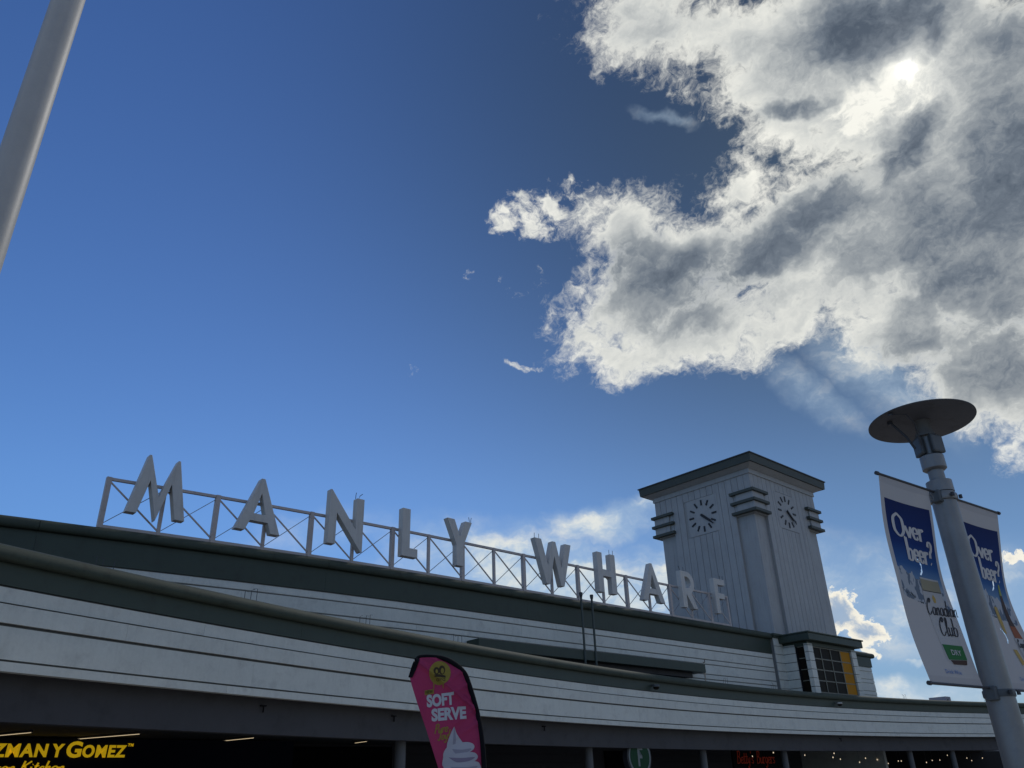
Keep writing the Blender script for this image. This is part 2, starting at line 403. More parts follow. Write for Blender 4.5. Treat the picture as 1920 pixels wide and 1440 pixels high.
COLM = mat('grey_column_paint', (0.10, 0.10, 0.10), 0.6, 0.1, 2.0)
TUBE = mat('warm_tube', (0.8, 0.75, 0.6), 0.4, emit=((1.0, 0.78, 0.48), 0.7))
BULBM = mat('warm_bulb', (0.8, 0.75, 0.6), 0.4, emit=((1.0, 0.80, 0.55), 0.8))
RUST = mat('rust', (0.09, 0.035, 0.015), 0.9, 0.3, 8.0)
RUSTSTAIN = mat('rust_stained_paint', (0.40, 0.33, 0.24), 0.7, 0.2, 6.0)

# ------------------------------------------------------------------ ground
g = MB(); g.add([(-900, -900, 0), (900, -900, 0), (900, 900, 0), (-900, 900, 0)], [(0, 1, 2, 3)])
structure(g.build('ground', PAVE))

# ------------------------------------------------------------------ wharf hall (long upper wall with parapet)
def v_par(u): return 25.0 + 0.0045 * max(0.0, 20.0 - u) ** 2
HB = (20.0, 25.0, 0.0)
hall = root('wharf_hall', HB, 'long white weatherboard wharf hall with a dark green parapet, behind the curved canopy', 'building')
UP = [(u, v_par(u)) for u in (-16, -12, -8, -4, -1, 2, 5, 8, 11, 14, 17, 20, 30, 42.25)]
def seg_path(u0, u1):
    us = [u for u in (-16, -12, -8, -4, -1, 2, 5, 8, 11, 14, 17, 20) if u0 < u < u1]
    return [(u, v_par(u)) for u in [u0] + us + [u1]]
body = MB()
body.sweep(UP, [(-0.30, 3.47), (-0.035, 3.47), (-0.035, 8.98), (-0.30, 8.98)])
body.build('wall_backing', BACKING, hall, HB)
shell = MB()
shell.box(42.25, 54.0, 25.04, 25.3, 3.47, 8.85)
shell.box(53.7, 54.0, 25.3, 46, 0, 8.85).box(-16.3, -16, 31, 46, 0, 8.9).box(-16.3, 54, 46, 46.3, 0, 8.9)
shell.build('outer_wall', WHITE, hall, HB)
rf = MB(); rf.add([(u, v + 0.31, 8.7) for u, v in UP] + [(54, 25.31, 8.7), (54, 46, 8.7), (-16, 46, 8.7)], [tuple(range(len(UP) + 3))])
rf.add([(u, v + 0.31, 8.5) for u, v in UP] + [(54, 25.31, 8.5), (54, 46, 8.5), (-16, 46, 8.5)], [tuple(range(len(UP) + 3))[::-1]])
rf.build('roof', ROOFING, hall, HB)
GROOVES = [7.90, 7.63, 7.15, 6.92, 6.44, 6.20, 5.72, 5.48, 5.0]
rb = random.Random(5)
def boards(path_fn, u0, u1, step, jit, parent, base, top=None):
    for i in range(len(GROOVES) - 1):
        z1, z0 = GROOVES[i], GROOVES[i + 1]
        u = u0 - rb.uniform(0, step * 0.6)
        while u < u1:
            a, b = max(u, u0), min(u + step + rb.uniform(-jit, jit), u1)
            if u1 - b < 1.0: b = u1
            o = rb.uniform(-0.003, 0.003)
            if b - a > 0.3:
                MB().sweep(path_fn(a + 0.002, b - 0.002), [(-0.03, z0 + 0.022), (0.0 + o, z0 + 0.022), (0.006 + o, z0 + 0.04), (0.0 + o, z1 - 0.022), (-0.03, z1 - 0.022)]).build('board', WHITE, parent, base)
            u = b
            if b >= u1: break
boards(seg_path, -16, 42.2, 14.0, 2.0, hall, HB)
boards(lambda a, b: [(a, 25.0), (b, 25.0)], 48.66, 54.0, 9, 1, hall, HB)
# parapet band and coping
for a, b in ((-16, -4), (-4, 5), (5, 14), (14, 23.5), (23.5, 33), (33, 42.2)):
    MB().sweep(seg_path(a + 0.002, b - 0.002), [(-0.03, 7.915), (0.03, 7.915), (0.03, 8.70), (-0.03, 8.70)]).build('parapet_panel', GREEN, hall, HB)
    MB().sweep(seg_path(a + 0.003, b - 0.003), [(-0.30, 8.705), (0.05, 8.705), (0.12, 8.69), (0.19, 8.72), (0.22, 8.80), (0.21, 8.89), (0.155, 8.975), (0.06, 9.03), (-0.30, 9.04)]).build('coping', COPING, hall, HB, smooth=50)
MB().sweep([(48.66, 25.0), (54.05, 25.0)], [(-0.03, 7.915), (0.05, 7.915), (0.06, 8.5), (-0.03, 8.5)]).build('parapet_panel', GREEN, hall, HB)
MB().sweep([(48.66, 25.0), (54.45, 25.0)], [(-0.30, 8.505), (0.07, 8.505), (0.135, 8.54), (0.17, 8.61), (0.165, 8.69), (0.12, 8.765), (0.03, 8.81), (-0.30, 8.82)]).build('coping', COPING, hall, HB, smooth=50)
# pilaster where the wall meets the bay
def board_stack(x0, x1, y0, y1, zs, parent, base, gap=0.03):
    for i in range(len(zs) - 1):
        MB().box(x0, x1, y0, y1, zs[i + 1] + gap, zs[i]).build('board', WHITE, parent, base)
PZ = [8.75, 8.3, 7.86, 7.4, 6.95, 6.5, 6.05, 5.6, 5.0]
MB().box(42.28, 43.12, 24.86, 25.05, 3.6, 8.72).build('pilaster_core', BACKING, hall, HB)
board_stack(42.26, 43.14, 24.80, 24.85, PZ, hall, HB)
MB().box(42.18, 43.2, 24.7, 25.3, 8.76, 8.86).box(42.12, 43.22, 24.64, 25.3, 8.86, 8.98).build('pilaster_cap', COPING, hall, HB)
# bay with the corner windows
BV = 23.25
MB().box(43.16, 48.6, 23.95, 24.9, 3.6, 8.2).build('bay_core', BLACKP, hall, HB)
for i in range(len(PZ) - 1):     # side wall boards, then the corner posts
    z1, z0 = PZ[i], PZ[i + 1]
    if z1 > 8.4: z1 = 8.22
    MB().box(43.10, 43.16, 24.07, 24.80, z0 + 0.03, z1).build('board', WHITE, hall, HB)
    MB().box(43.10, 43.62, BV, 23.50, z0 + 0.03, z1).build('board', WHITE, hall, HB)
    MB().box(48.06, 48.62, BV, 24.9, z0 + 0.03, z1).build('board', WHITE, hall, HB)
MB().box(43.13, 48.59, BV + 0.03, 23.46, 8.23, 8.44).box(43.13, 43.5, 23.46, 24.9, 8.23, 8.44).build('bay_lintel', GREEN, hall, HB)
cap = MB()
cap.box(42.78, 49.0, 22.92, 25.4, 8.46, 8.84).box(42.72, 49.1, 22.86, 25.4, 8.84, 8.92)
cap.build('bay_roof', GREEN, hall, HB, bevel=0.02)
ws = [8.2, 7.58, 6.99, 6.41, 5.80]
wf = root('window', (43.62, BV + 0.12, 5.8), '', ''); 
del wf['label'], wf['category']
def part_empty_to(o, parent, base, at):
    o.parent = parent; o.location = Vector(at) - Vector(base); o.rotation_euler = (0, 0, 0)
part_empty_to(wf, hall, HB, (43.62, BV + 0.12, 5.8))
WB = (43.62, BV + 0.12, 5.8)
cols = [43.66, 44.60, 45.70, 46.82, 48.02]
for z in ws: MB().box(43.62, 48.06, BV + 0.10, BV + 0.155, z - 0.03, z + 0.03).build('transom', FRAME, wf, WB)
for c in cols: MB().box(c - 0.035, c + 0.035, BV + 0.09, BV + 0.16, 5.79, 8.215).build('mullion', FRAME, wf, WB)
for i in range(4):
    for k in range(4):
        amber = i == 3
        MB().box(cols[i] + 0.036, cols[i + 1] - 0.036, BV + 0.12, BV + 0.135, ws[k + 1] + 0.031, ws[k] - 0.031).build('pane', AMBER if amber else GLASS, wf, WB, label='amber glowing pane' if amber else None)
wl = bpy.data.objects.new('window', None); C.objects.link(wl); part_empty_to(wl, hall, HB, (43.2, 23.8, 5.8)); LB = (43.2, 23.8, 5.8)
for z in ws: MB().box(43.19, 43.24, 23.5, 24.07, z - 0.022, z + 0.022).build('transom', FRAME, wl, LB)
for c in (23.53, 24.04): MB().box(43.18, 43.25, c - 0.03, c + 0.03, 5.79, 8.215).build('mullion', GREEN, wl, LB)
for k in range(4): MB().box(43.21, 43.225, 23.56, 24.01, ws[k + 1] + 0.023, ws[k] - 0.023).build('pane', GLASS, wl, LB)
# a rusty bolt beside the hood, with the stain it has left on the boards
MB().tube([(35.55, 24.99, 6.98), (35.55, 24.90, 6.98), (35.55, 24.88, 7.12)], 0.018, 6).build('rusty_bolt', RUST, hall, HB)
MB().add([(35.50, 24.966, 6.93), (35.60, 24.966, 6.93), (35.58, 24.966, 6.0), (35.53, 24.966, 6.0), (35.50, 24.969, 6.93), (35.60, 24.969, 6.93), (35.58, 24.969, 6.0), (35.53, 24.969, 6.0)], [(0, 1, 2, 3), (4, 7, 6, 5), (0, 4, 5, 1), (1, 5, 6, 2), (2, 6, 7, 3), (3, 7, 4, 0)]).build('rust_stain', RUSTSTAIN, hall, HB)
# hood over the doorway on the upper wall, with its spikes
MB().box(20.2, 34.6, 24.22, 24.965, 6.36, 6.75).build('door_hood', GREEN, hall, HB, bevel=0.015)
MB().box(22.0, 34.0, 24.6, 24.966, 6.14, 6.355).build('hood_bracket_beam', SOFFITP, hall, HB)
MB().box(26.0, 33.6, 24.9, 24.968, 4.9, 6.135).build('doorway', BLACKP, hall, HB)
sp = MB(); rs = random.Random(11)
u = 20.3
while u < 34.3:
    for dv in (0.0, 0.12):
        h = rs.uniform(0.09, 0.13); du = rs.uniform(-0.03, 0.03); b0 = Vector((u, 24.3 + dv, 6.752)); t0 = b0 + Vector((du, rs.uniform(-0.04, 0.04), h))
        sp.add([b0 + Vector((-0.003, 0, 0)), b0 + Vector((0.003, 0, 0)), b0 + Vector((0, 0.005, 0)), t0], [(0, 1, 3), (1, 2, 3), (2, 0, 3)])
    u += 0.075
stuff(sp.build('bird_spikes', STEEL, hall, HB))

# ------------------------------------------------------------------ clock tower
U0, U1, V0, V1 = 43.12, 50.95, 25.05, 32.6
TB = (47.0, 28.8, 8.6)
tower = root('clock_tower', TB, 'pale square clock tower with three dark fins at each corner and a flat dark cornice', 'tower')
r = 0.20
core = MB()
core.box(U0 + 0.04, U1 - 0.04, V0 + 0.04, V1 - 0.04, 16.35, 19.0)
core.build('tower_head', TSHAFT, tower, TB)
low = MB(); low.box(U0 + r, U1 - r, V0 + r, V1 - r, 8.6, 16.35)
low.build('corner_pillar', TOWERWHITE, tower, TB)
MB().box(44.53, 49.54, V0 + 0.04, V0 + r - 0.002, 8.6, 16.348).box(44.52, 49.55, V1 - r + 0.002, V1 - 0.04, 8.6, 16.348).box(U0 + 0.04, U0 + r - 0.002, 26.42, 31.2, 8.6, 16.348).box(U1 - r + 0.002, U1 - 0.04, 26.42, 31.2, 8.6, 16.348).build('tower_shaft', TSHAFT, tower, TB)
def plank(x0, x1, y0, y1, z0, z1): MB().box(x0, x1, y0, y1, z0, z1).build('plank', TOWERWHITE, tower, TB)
CU, CV, CZ, CH = 47.0, 28.83, 17.06, 1.21
gp = 0.014
def splits(a, b, n): return [a + (b - a) * i / n for i in range(n + 1)]
for face in ('front', 'side', 'back', 'far'):
    if face in ('front', 'back'):
        y0, y1 = ((V0, V0 + 0.04) if face == 'front' else (V1 - 0.04, V1)); lo, hi, c = 44.52, 49.55, CU
        f = lambda a, b, z0, z1: plank(a + gp, b - gp, y0, y1, z0, z1)
        ends = [(U0, 44.52, 3), (49.55, U1, 3)]; n = 10
    else:
        x0, x1 = ((U0, U0 + 0.04) if face == 'side' else (U1 - 0.04, U1)); lo, hi, c = 26.42, 31.2, CV
        f = lambda a, b, z0, z1: plank(x0, x1, a + gp, b - gp, z0, z1)
        ends = [(V0, 26.42, 3), (31.2, V1, 3)]; n = 10
    e = splits(lo, hi, n)
    for i in range(n):
        a, b = e[i], e[i + 1]
        m = (a + b) / 2
        if abs(m - c) < CH: f(a, b, 8.7, CZ - CH - 0.03); f(a, b, CZ + CH + 0.03, 18.9)
        else: f(a, b, 8.7, 18.9)
    for a, b, k in ends:
        q = splits(a, b, k)
        for i in range(k): f(q[i], q[i + 1], 16.45, 18.9)
# corner fins and the blocks between them
for sx, cx_ in ((-1, U0), (1, U1)):
    for sy, cy_ in ((-1, V0), (1, V1)):
        ex = cx_ + sx * 0.26; ey = cy_ + sy * 0.26
        for z in (16.42, 17.06, 17.70):
            poly = [(ex, ey), (cx_ - sx * 1.5, ey), (cx_ - sx * 1.5, cy_ + sy * 0.003), (cx_ + sx * 0.003, cy_ + sy * 0.003), (cx_ + sx * 0.003, cy_ - sy * 1.5), (ex, cy_ - sy * 1.5)]
            vs = [(x, y, z) for x, y in poly] + [(x, y, z + 0.17) for x, y in poly]
            MB().add(vs, [(0, 1, 2, 3), (0, 3, 4, 5), (6, 7, 8, 9), (6, 9, 10, 11)] + [(i, (i + 1) % 6, (i + 1) % 6 + 6, i + 6) for i in range(6)]).build('fin', FINGREEN, tower, TB)
        for z in (16.595, 17.235):
            k = 0.10
            poly = [(cx_ + sx * k, cy_ + sy * k), (cx_ - sx * 1.12, cy_ + sy * k), (cx_ - sx * 1.12, cy_ + sy * 0.003), (cx_ + sx * 0.003, cy_ + sy * 0.003), (cx_ + sx * 0.003, cy_ - sy * 1.12), (cx_ + sx * k, cy_ - sy * 1.12)]
            vs = [(x, y, z) for x, y in poly] + [(x, y, z + 0.46) for x, y in poly]
            MB().add(vs, [(0, 1, 2, 3), (0, 3, 4, 5), (6, 7, 8, 9), (6, 9, 10, 11)] + [(i, (i + 1) % 6, (i + 1) % 6 + 6, i + 6) for i in range(6)]).build('fin_spacer', TOWERWHITE, tower, TB)
# frieze, sloping soffit, cornice
def ring(z0, z1, o0, o1):
    a = [(U0 - o0, V0 - o0, z0), (U1 + o0, V0 - o0, z0), (U1 + o0, V1 + o0, z0), (U0 - o0, V1 + o0, z0)]
    b = [(U0 - o1, V0 - o1, z1), (U1 + o1, V0 - o1, z1), (U1 + o1, V1 + o1, z1), (U0 - o1, V1 + o1, z1)]
    return a + b, [(0, 3, 2, 1), (4, 5, 6, 7)] + [(i, (i + 1) % 4, (i + 1) % 4 + 4, i + 4) for i in range(4)]
MB().add(*ring(18.9, 19.2, 0.07, 0.07)).build('frieze', TOWERWHITE, tower, TB)
MB().add(*ring(19.203, 19.40, 0.12, 0.55)).build('cornice_soffit', TOWERWHITE, tower, TB)
MB().add(*ring(19.403, 19.9, 0.66, 0.70)).build('cornice', FINGREEN, tower, TB)
MB().add(*ring(19.903, 19.97, 0.76, 0.76)).build('roof_edge', DARKSTEEL, tower, TB)
# two clocks, twelve marks each; 4.22
def clock(side):
    k = bpy.data.objects.new('clock', None); C.objects.link(k); k.parent = tower
    o = Vector((CU, V0, CZ)) if side == 'front' else Vector((U0, CV, CZ))
    k.location = o - Vector(TB)
    ax = Vector((1, 0, 0)) if side == 'front' else Vector((0, -1, 0))
    n = Vector((0, -1, 0)) if side == 'front' else Vector((-1, 0, 0))
    up = Vector((0, 0, 1))
    def quad_box(pts2, d0, d1, name, m):
        vs = [ax * x + up * z + n * d0 for x, z in pts2] + [ax * x + up * z + n * d1 for x, z in pts2]
        q = len(pts2)
        MB().add(vs, [tuple(range(q)), tuple(range(2 * q - 1, q - 1, -1))] + [(i, (i + 1) % q, (i + 1) % q + q, i + q) for i in range(q)]).build(name, m, k)
    h = CH
    quad_box([(-h, -h), (h, -h), (h, h), (-h, h)], -0.03, 0.012, 'dial', TOWERWHITE)
    def rad(a, r0, r1, w0, w1):
        s, c = math.sin(R(a)), math.cos(R(a))
        return [(s * r0 - c * w0, c * r0 + s * w0), (s * r0 + c * w0, c * r0 - s * w0), (s * r1 + c * w1, c * r1 - s * w1), (s * r1 - c * w1, c * r1 + s * w1)]
    for i in range(12): quad_box(rad(30 * i, 0.70, 1.06, 0.055, 0.055), 0.0125, 0.05, 'hour_mark', CLOCKM)
    quad_box(rad(131, -0.12, 0.72, 0.085, 0.075), 0.075, 0.10, 'hour_hand', CLOCKM)
    quad_box(rad(132, -0.14, 1.04, 0.055, 0.04), 0.11, 0.13, 'minute_hand', CLOCKM)
clock('front'); clock('side')

# ------------------------------------------------------------------ rooftop sign: truss and ten letters
SB = (22.6, 25.05, 9.04)
sign = root('rooftop_sign', SB, 'big white letters MANLY WHARF on a steel lattice along the parapet', 'sign')
posts = [6.58 + i * (38.6 - 6.58) / 19 for i in range(20)]
TVO = 0.06
def tv(u): return v_par(u) + TVO
def rail(z, w):
    for a, b in ((0, 5), (5, 9), (9, 14), (14, 19)):
        us = posts[a:b + 1]
        MB().sweep([(x, tv(x)) for x in us], [(-w / 2, z - w / 2), (w / 2, z - w / 2), (w / 2, z + w / 2), (-w / 2, z + w / 2)]).build('rail', STEEL, sign, SB)
rail(9.10, 0.09); rail(10.62, 0.09)
for i, u in enumerate(posts):
    w = 0.15 if i % 2 == 0 else 0.10
    MB().box(u - w / 2, u + w / 2, tv(u) - w / 2, tv(u) + w / 2, 9.05, 10.67).build('post', STEEL, sign, SB)
    if i < 19:
        b = posts[i + 1]
        MB().bar((u, tv(u) - 0.02, 10.57), (b, tv(b) - 0.02, 9.15), 0.05, 0.03).build('brace', STEEL, sign, SB)
        MB().bar((u, tv(u) + 0.02, 9.15), (b, tv(b) + 0.02, 10.57), 0.022, 0.022).build('tie_rod', ROD, sign, SB)
Z0, Z1 = 9.55, 11.42
H = Z1 - Z0
def letter(ch, u0, u1, polys, spikes=()):
    """polys: convex pieces in a box of width 1 and height 1 (x from u0 to u1)"""
    w = u1 - u0
    uc = (u0 + u1) / 2
    yb, yf = tv(uc) - 0.03 - 0.02, tv(uc) - 0.33
    mb = MB()
    outer = polys[0]
    if len(polys) == 1:
        mb.prism([(u0 + x * w, Z0 + z * H) for x, z in outer], yf, yb)
    else:
        inner = polys[1]
        # outline and hole with matching corner counts
        n = len(outer); q = [(u0 + x * w, Z0 + z * H) for x, z in outer]; p = [(u0 + x * w, Z0 + z * H) for x, z in inner]
        k = len(p)
        bm_ = bmesh.new()
        def loop(pts):
            vv = [bm_.verts.new((x, yf, z)) for x, z in pts]
            return [bm_.edges.new((vv[i], vv[(i + 1) % len(vv)])) for i in range(len(vv))]
        ed = loop(q) + loop(p)
        bmesh.ops.triangle_fill(bm_, use_beauty=True, use_dissolve=False, edges=ed)
        bm_.verts.index_update()
        vs = [v.co.copy() for v in bm_.verts]; N = len(vs)
        fs = [tuple(v.index for v in f.verts) for f in bm_.faces]
        bm_.free()
        allv = [tuple(v) for v in vs] + [(v.x, yb, v.z) for v in vs]
        F = list(fs) + [tuple(i + N for i in f[::-1]) for f in fs]
        for lo_, cnt in ((0, n), (n, k)):
            for i in range(cnt):
                a, b = lo_ + i, lo_ + (i + 1) % cnt
                F.append((a, a + N, b + N, b))
        mb.add(allv, F)
    o = mb.build('letter', LETTER, sign, SB, bevel=0.012, label=f'letter {ch}')
    for sx, lean in spikes:
        x = u0 + sx * w
        MB().tube([(x, yf + 0.06, Z1 - 0.02), (x + lean * 0.3, yf + 0.06, Z1 + 0.12), (x + lean, yf + 0.05, Z1 + 0.22)], 0.012, 5).build('bird_spike', DARKSTEEL, o, SB)
    # children of a letter keep the sign's axes: the letter's own origin is the sign's
    return o
def along(x): return x
A_ = [[(0, 0), (0.21, 0), (0.305, 0.19), (0.705, 0.19), (0.79, 0), (1, 0), (0.545, 1.01), (0.465, 1.01)], [(0.375, 0.33), (0.635, 0.33), (0.505, 0.72)]]
M_ = [[(0, 0), (0.175, 0), (0.315, 0.60), (0.5, -0.08), (0.685, 0.60), (0.825, 0), (1, 0), (0.775, 1.05), (0.735, 1.05), (0.5, 0.34), (0.265, 1.05), (0.225, 1.05)]]
N_ = [[(0, 0), (0.22, 0), (0.22, 0.62), (0.95, -0.07), (1, -0.07), (1, 1), (0.78, 1), (0.78, 0.36), (0.05, 1.07), (0, 1.07)]]
L_ = [[(0, 0), (1, 0), (1, 0.18), (0.50, 0.18), (0.50, 1), (0, 1)]]
Y_ = [[(0.37, 0), (0.65, 0), (0.65, 0.44), (1, 1), (0.72, 1), (0.51, 0.64), (0.29, 1), (0, 1), (0.37, 0.44)]]
W_ = [[(0.28, -0.04), (0.37, -0.04), (0.52, 0.64), (0.67, -0.04), (0.76, -0.04), (1, 1), (0.83, 1), (0.71, 0.40), (0.57, 1), (0.48, 1), (0.335, 0.40), (0.18, 1), (0, 1)]]
H_ = [[(0, 0), (0.28, 0), (0.28, 0.41), (0.72, 0.41), (0.72, 0), (1, 0), (1, 1), (0.72, 1), (0.72, 0.58), (0.28, 0.58), (0.28, 1), (0, 1)]]
arc = lambda cx, cz, rx, rz, a0, a1, n: [(cx + rx * math.cos(R(a0 + (a1 - a0) * i / n)), cz + rz * math.sin(R(a0 + (a1 - a0) * i / n))) for i in range(n + 1)]
R_ = [[(0, 0), (0.28, 0), (0.28, 0.38), (0.70, 0), (1, 0), (0.64, 0.42)] + arc(0.45, 0.70, 0.47, 0.30, -50, 90, 8) + [(0, 1)],
      [(0.28, 0.545)] + arc(0.40, 0.70, 0.27, 0.155, -90, 90, 6) + [(0.28, 0.855)]]
F_ = [[(0, 0), (0.33, 0), (0.33, 0.43), (0.86, 0.43), (0.86, 0.59), (0.33, 0.59), (0.33, 0.83), (1, 0.83), (1, 1), (0, 1)]]
letter('M', 7.10, 8.92, M_); letter('A', 10.48, 12.08, A_)
letter('N', 13.80, 15.24, N_, [(0.75, 0.02), (0.84, 0.16)]); letter('L', 16.91, 17.64, L_)
letter('Y', 19.05, 20.32, Y_, [(0.93, -0.05), (0.98, 0.03)]); letter('W', 23.86, 26.13, W_, [(0.02, 0.0), (0.14, 0.0)])
letter('H', 27.86, 29.12, H_, [(0.75, 0.0), (0.95, 0.0)]); letter('A', 31.0, 32.68, A_)
letter('R', 34.2, 35.4, R_, [(0.05, -0.1), (0.3, 0.0)]); letter('F', 37.1, 38.1, F_, [(0.7, 0.0), (0.95, 0.0)])

# ------------------------------------------------------------------ curved entrance canopy
KN = [(-6, 12.45), (0, 14.91), (10, 18.27), (20, 20.70), (30, 22.16), (40, 22.60), (50, 21.95), (60, 20.09), (66, 18.35), (72, 16.09), (78, 13.5), (86, 9.6)]
def v_can(u):     # smooth curve through the knots (Lagrange of neighbouring knots)
    i = 0
    while i < len(KN) - 2 and u > KN[i + 1][0]: i += 1
    i0 = max(0, min(i - 1, len(KN) - 4)); k = KN[i0:i0 + 4]; s = 0.0
    for a in range(4):
        t = k[a][1]
        for b in range(4):
            if a != b: t *= (u - k[b][0]) / (k[a][0] - k[b][0])
        s += t
    return s
CB = (28.0, 22.0, 0.0)
canopy = root('entrance_canopy', CB, 'long concave canopy with white boarded fascia and green rounded top edge', 'canopy')
ALLU = [-8 + 1.6 * i for i in range(53)]
def can(u0, u1, off=0.0, step=1.6):
    n = max(1, int(math.ceil((u1 - u0) / step)))
    out = []
    for i in range(n + 1):
        u = u0 + (u1 - u0) * i / n
        d = (v_can(u + 0.01) - v_can(u - 0.01)) / 0.02
        L_ = math.hypot(1, d)
        out.append((u - d / L_ * off, v_can(u) + off / L_))
    return out
cr = random.Random(3)
def runs(u0, u1, step, jit):
    u = u0
    while u < u1 - 0.5:
        b = u + step + cr.uniform(-jit, jit)
        if u1 - b < 1.5: b = u1
        yield u, b
        u = b
for a, b in runs(-8, 85, 9.0, 1.0):
    MB().sweep(can(a, b - 0.004, 0), [(-0.16, 5.335), (0.03, 5.335), (0.10, 5.32), (0.165, 5.345), (0.195, 5.41), (0.185, 5.49), (0.14, 5.56), (0.05, 5.61), (-0.10, 5.62), (-0.16, 5.60)]).build('coping', COPING, canopy, CB, smooth=50)
    MB().sweep(can(a, b - 0.004, 0), [(-0.05, 4.955), (0.0, 4.955), (0.0, 5.33), (-0.05, 5.33)]).build('fascia_band', GREEN, canopy, CB)
for (z0, z1, o) in ((4.68, 4.925, -0.02), (4.345, 4.645, 0.03), (3.775, 4.295, -0.005)):
    for a, b in runs(-8, 85, 15.0 if z0 > 4 else 9.5, 2.0):
        oo = o + cr.uniform(-0.004, 0.004)
        MB().sweep(can(a, b - 0.004, 0), [(oo - 0.06, z0), (oo, z0), (oo + 0.004, z1), (oo - 0.06, z1 + 0.004)]).build('board', WHITE, canopy, CB)
MB().sweep(can(-8, 85, 0), [(-0.14, 3.62), (-0.082, 3.62), (-0.082, 5.3), (-0.14, 5.3)]).build('fascia_backing', BACKING, canopy, CB)
for a, b in runs(-8, 85, 7.0, 1.5):
    oo = cr.uniform(-0.004, 0.006)
    MB().sweep(can(a, b - 0.004, 0), [(-0.14, 3.585), (0.028 + oo, 3.585), (0.03 + oo, 3.735), (-0.08, 3.742)]).build('drip_board', WHITE, canopy, CB)
# recessed beam under the fascia, flat soffit strip, ceiling and roof
MB().sweep(can(-8, 85, 0.45), [(-0.30, 2.86), (0.0, 2.86), (0.0, 3.70), (-0.30, 3.70)]).build('edge_beam', SOFFITP, canopy, CB)
MB().sweep(can(-8, 85, 0.142), [(-0.30, 3.60), (0.0, 3.60), (0.0, 3.66), (-0.30, 3.66)]).build('soffit_strip', SOFFITP, canopy, CB)
fr = can(-8, 85, 0.14)
def strip(z, back, name, m, off):
    f_ = can(-8, 85, off); mb = MB(); vs = []; fs = []
    for (u, v) in f_: vs += [(u, v, z), (u, max(back(u), v + 0.2), z)]
    for i in range(len(f_) - 1): fs.append((2 * i, 2 * i + 2, 2 * i + 3, 2 * i + 1))
    mb.add(vs, fs)
    lo = [(x, y, zz - 0.06) for x, y, zz in vs]; mb.add(lo, [q[::-1] for q in fs])
    return mb.build(name, m, canopy, CB)
hallv = lambda u: (v_par(u) + 0.04) if u < 53.9 else 31.0
strip(5.30, hallv, 'canopy_roof', ROOFING, 0.10)
strip(3.44, lambda u: 31.5, 'ceiling', CEIL, 0.76)
# things on the shop side: columns
for u, o_ in ((14.3, 0.95), (32.3, 0.95), (39.3, 0.95), (51.3, 0.9), (55.5, 0.9), (3.0, 0.95), (24.0, 0.95)):
    pu, pv = can(u, u + 0.1, o_)[0]
    MB().lathe([(0.20, 0.0), (0.20, 0.12), (0.155, 0.14), (0.155, 3.30), (0.19, 3.34), (0.19, 3.44)], 20, (pu, pv, 0)).build('column', COLM, canopy, CB, smooth=40)
# shop wall under the canopy
SW = (20.0, 30.0, 0.0)
shops = root('arcade_shops', SW, 'dark row of shop fronts set back in the shade under the canopy', 'shops')
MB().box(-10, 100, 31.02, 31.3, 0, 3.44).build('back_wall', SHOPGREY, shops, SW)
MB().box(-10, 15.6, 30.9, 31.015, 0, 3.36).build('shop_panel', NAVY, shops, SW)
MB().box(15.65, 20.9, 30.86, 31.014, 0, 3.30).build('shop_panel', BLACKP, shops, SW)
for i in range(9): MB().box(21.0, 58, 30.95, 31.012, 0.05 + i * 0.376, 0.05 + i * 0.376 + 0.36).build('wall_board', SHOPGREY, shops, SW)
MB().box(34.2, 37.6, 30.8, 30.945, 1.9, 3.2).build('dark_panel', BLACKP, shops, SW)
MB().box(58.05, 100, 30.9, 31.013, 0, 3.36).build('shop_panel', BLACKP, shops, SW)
# ceiling tubes
for i, (a, b) in enumerate((((6.0, 26.0), (5.2, 28.3)), ((8.80, 25.9), (7.86, 28.4)), ((12.75, 26.8), (12.45, 28.5)), ((17.7, 27.8), (17.82, 28.8)))):
    t = root('strip_light', (*a, 3.38), ['lit strip light under the canopy nearest the left picture edge', 'lit strip light under the canopy above the end of the yellow shop lettering',
             'lit strip light under the canopy over the dark panel right of the shop sign', 'short lit strip light nearest the pink flag under the canopy'][i], 'light', 'strip lights under the canopy')
    A, B = Vector((*a, 3.36)), Vector((*b, 3.36))
    MB().bar(A, B, 0.10, 0.05, (0, 0, 1)).build('housing', DARKSTEEL, t, (*a, 3.38))
    MB().tube([A + Vector((0, 0, -0.04)), B + Vector((0, 0, -0.04))], 0.007, 8).build('tube', TUBE, t, (*a, 3.38))
# small bulbs at the right end
BULBS = [(40.7, 24.99, 2.86), (40.27, 26.0, 2.73), (42.2, 25.42, 2.71), (43.78, 26.19, 2.62), (46.01, 26.26, 2.8), (45.93, 24.42, 2.81), (45.39, 24.24, 2.6), (51.35, 26.96, 2.61), (49.94, 25.06, 2.37), (50.59, 24.97, 2.58), (57.4, 27.49, 2.99), (53.65, 25.75, 2.53),
         (57.62, 26.96, 2.34), (56.99, 25.77, 2.44), (57.75, 26.31, 2.46), (58.2, 24.7, 2.31), (62.98, 26.3, 2.48), (66.11, 27.06, 2.52), (64.82, 25.93, 2.79), (70.04, 26.65, 2.63), (70.22, 26.42, 2.45), (66.92, 24.41, 2.54), (76.2, 26.2, 2.9), (76.39, 26.15, 2.49)]
b0 = root('hanging_bulb', BULBS[0], 'tiny warm bulb hanging in the dark under the right half of the canopy', 'light bulb', 'small bulbs hanging under the canopy')
bm_b = MB().lathe([(0.010, -0.032), (0.023, -0.02), (0.028, 0.0), (0.022, 0.025), (0.012, 0.04)], 10).build('glass', BULBM, b0, smooth=60)
cd_b = MB().tube([(0, 0, 0.052), (0, 0, 3.43 - BULBS[0][2])], 0.006, 5).build('cord', DARKSTEEL, b0)
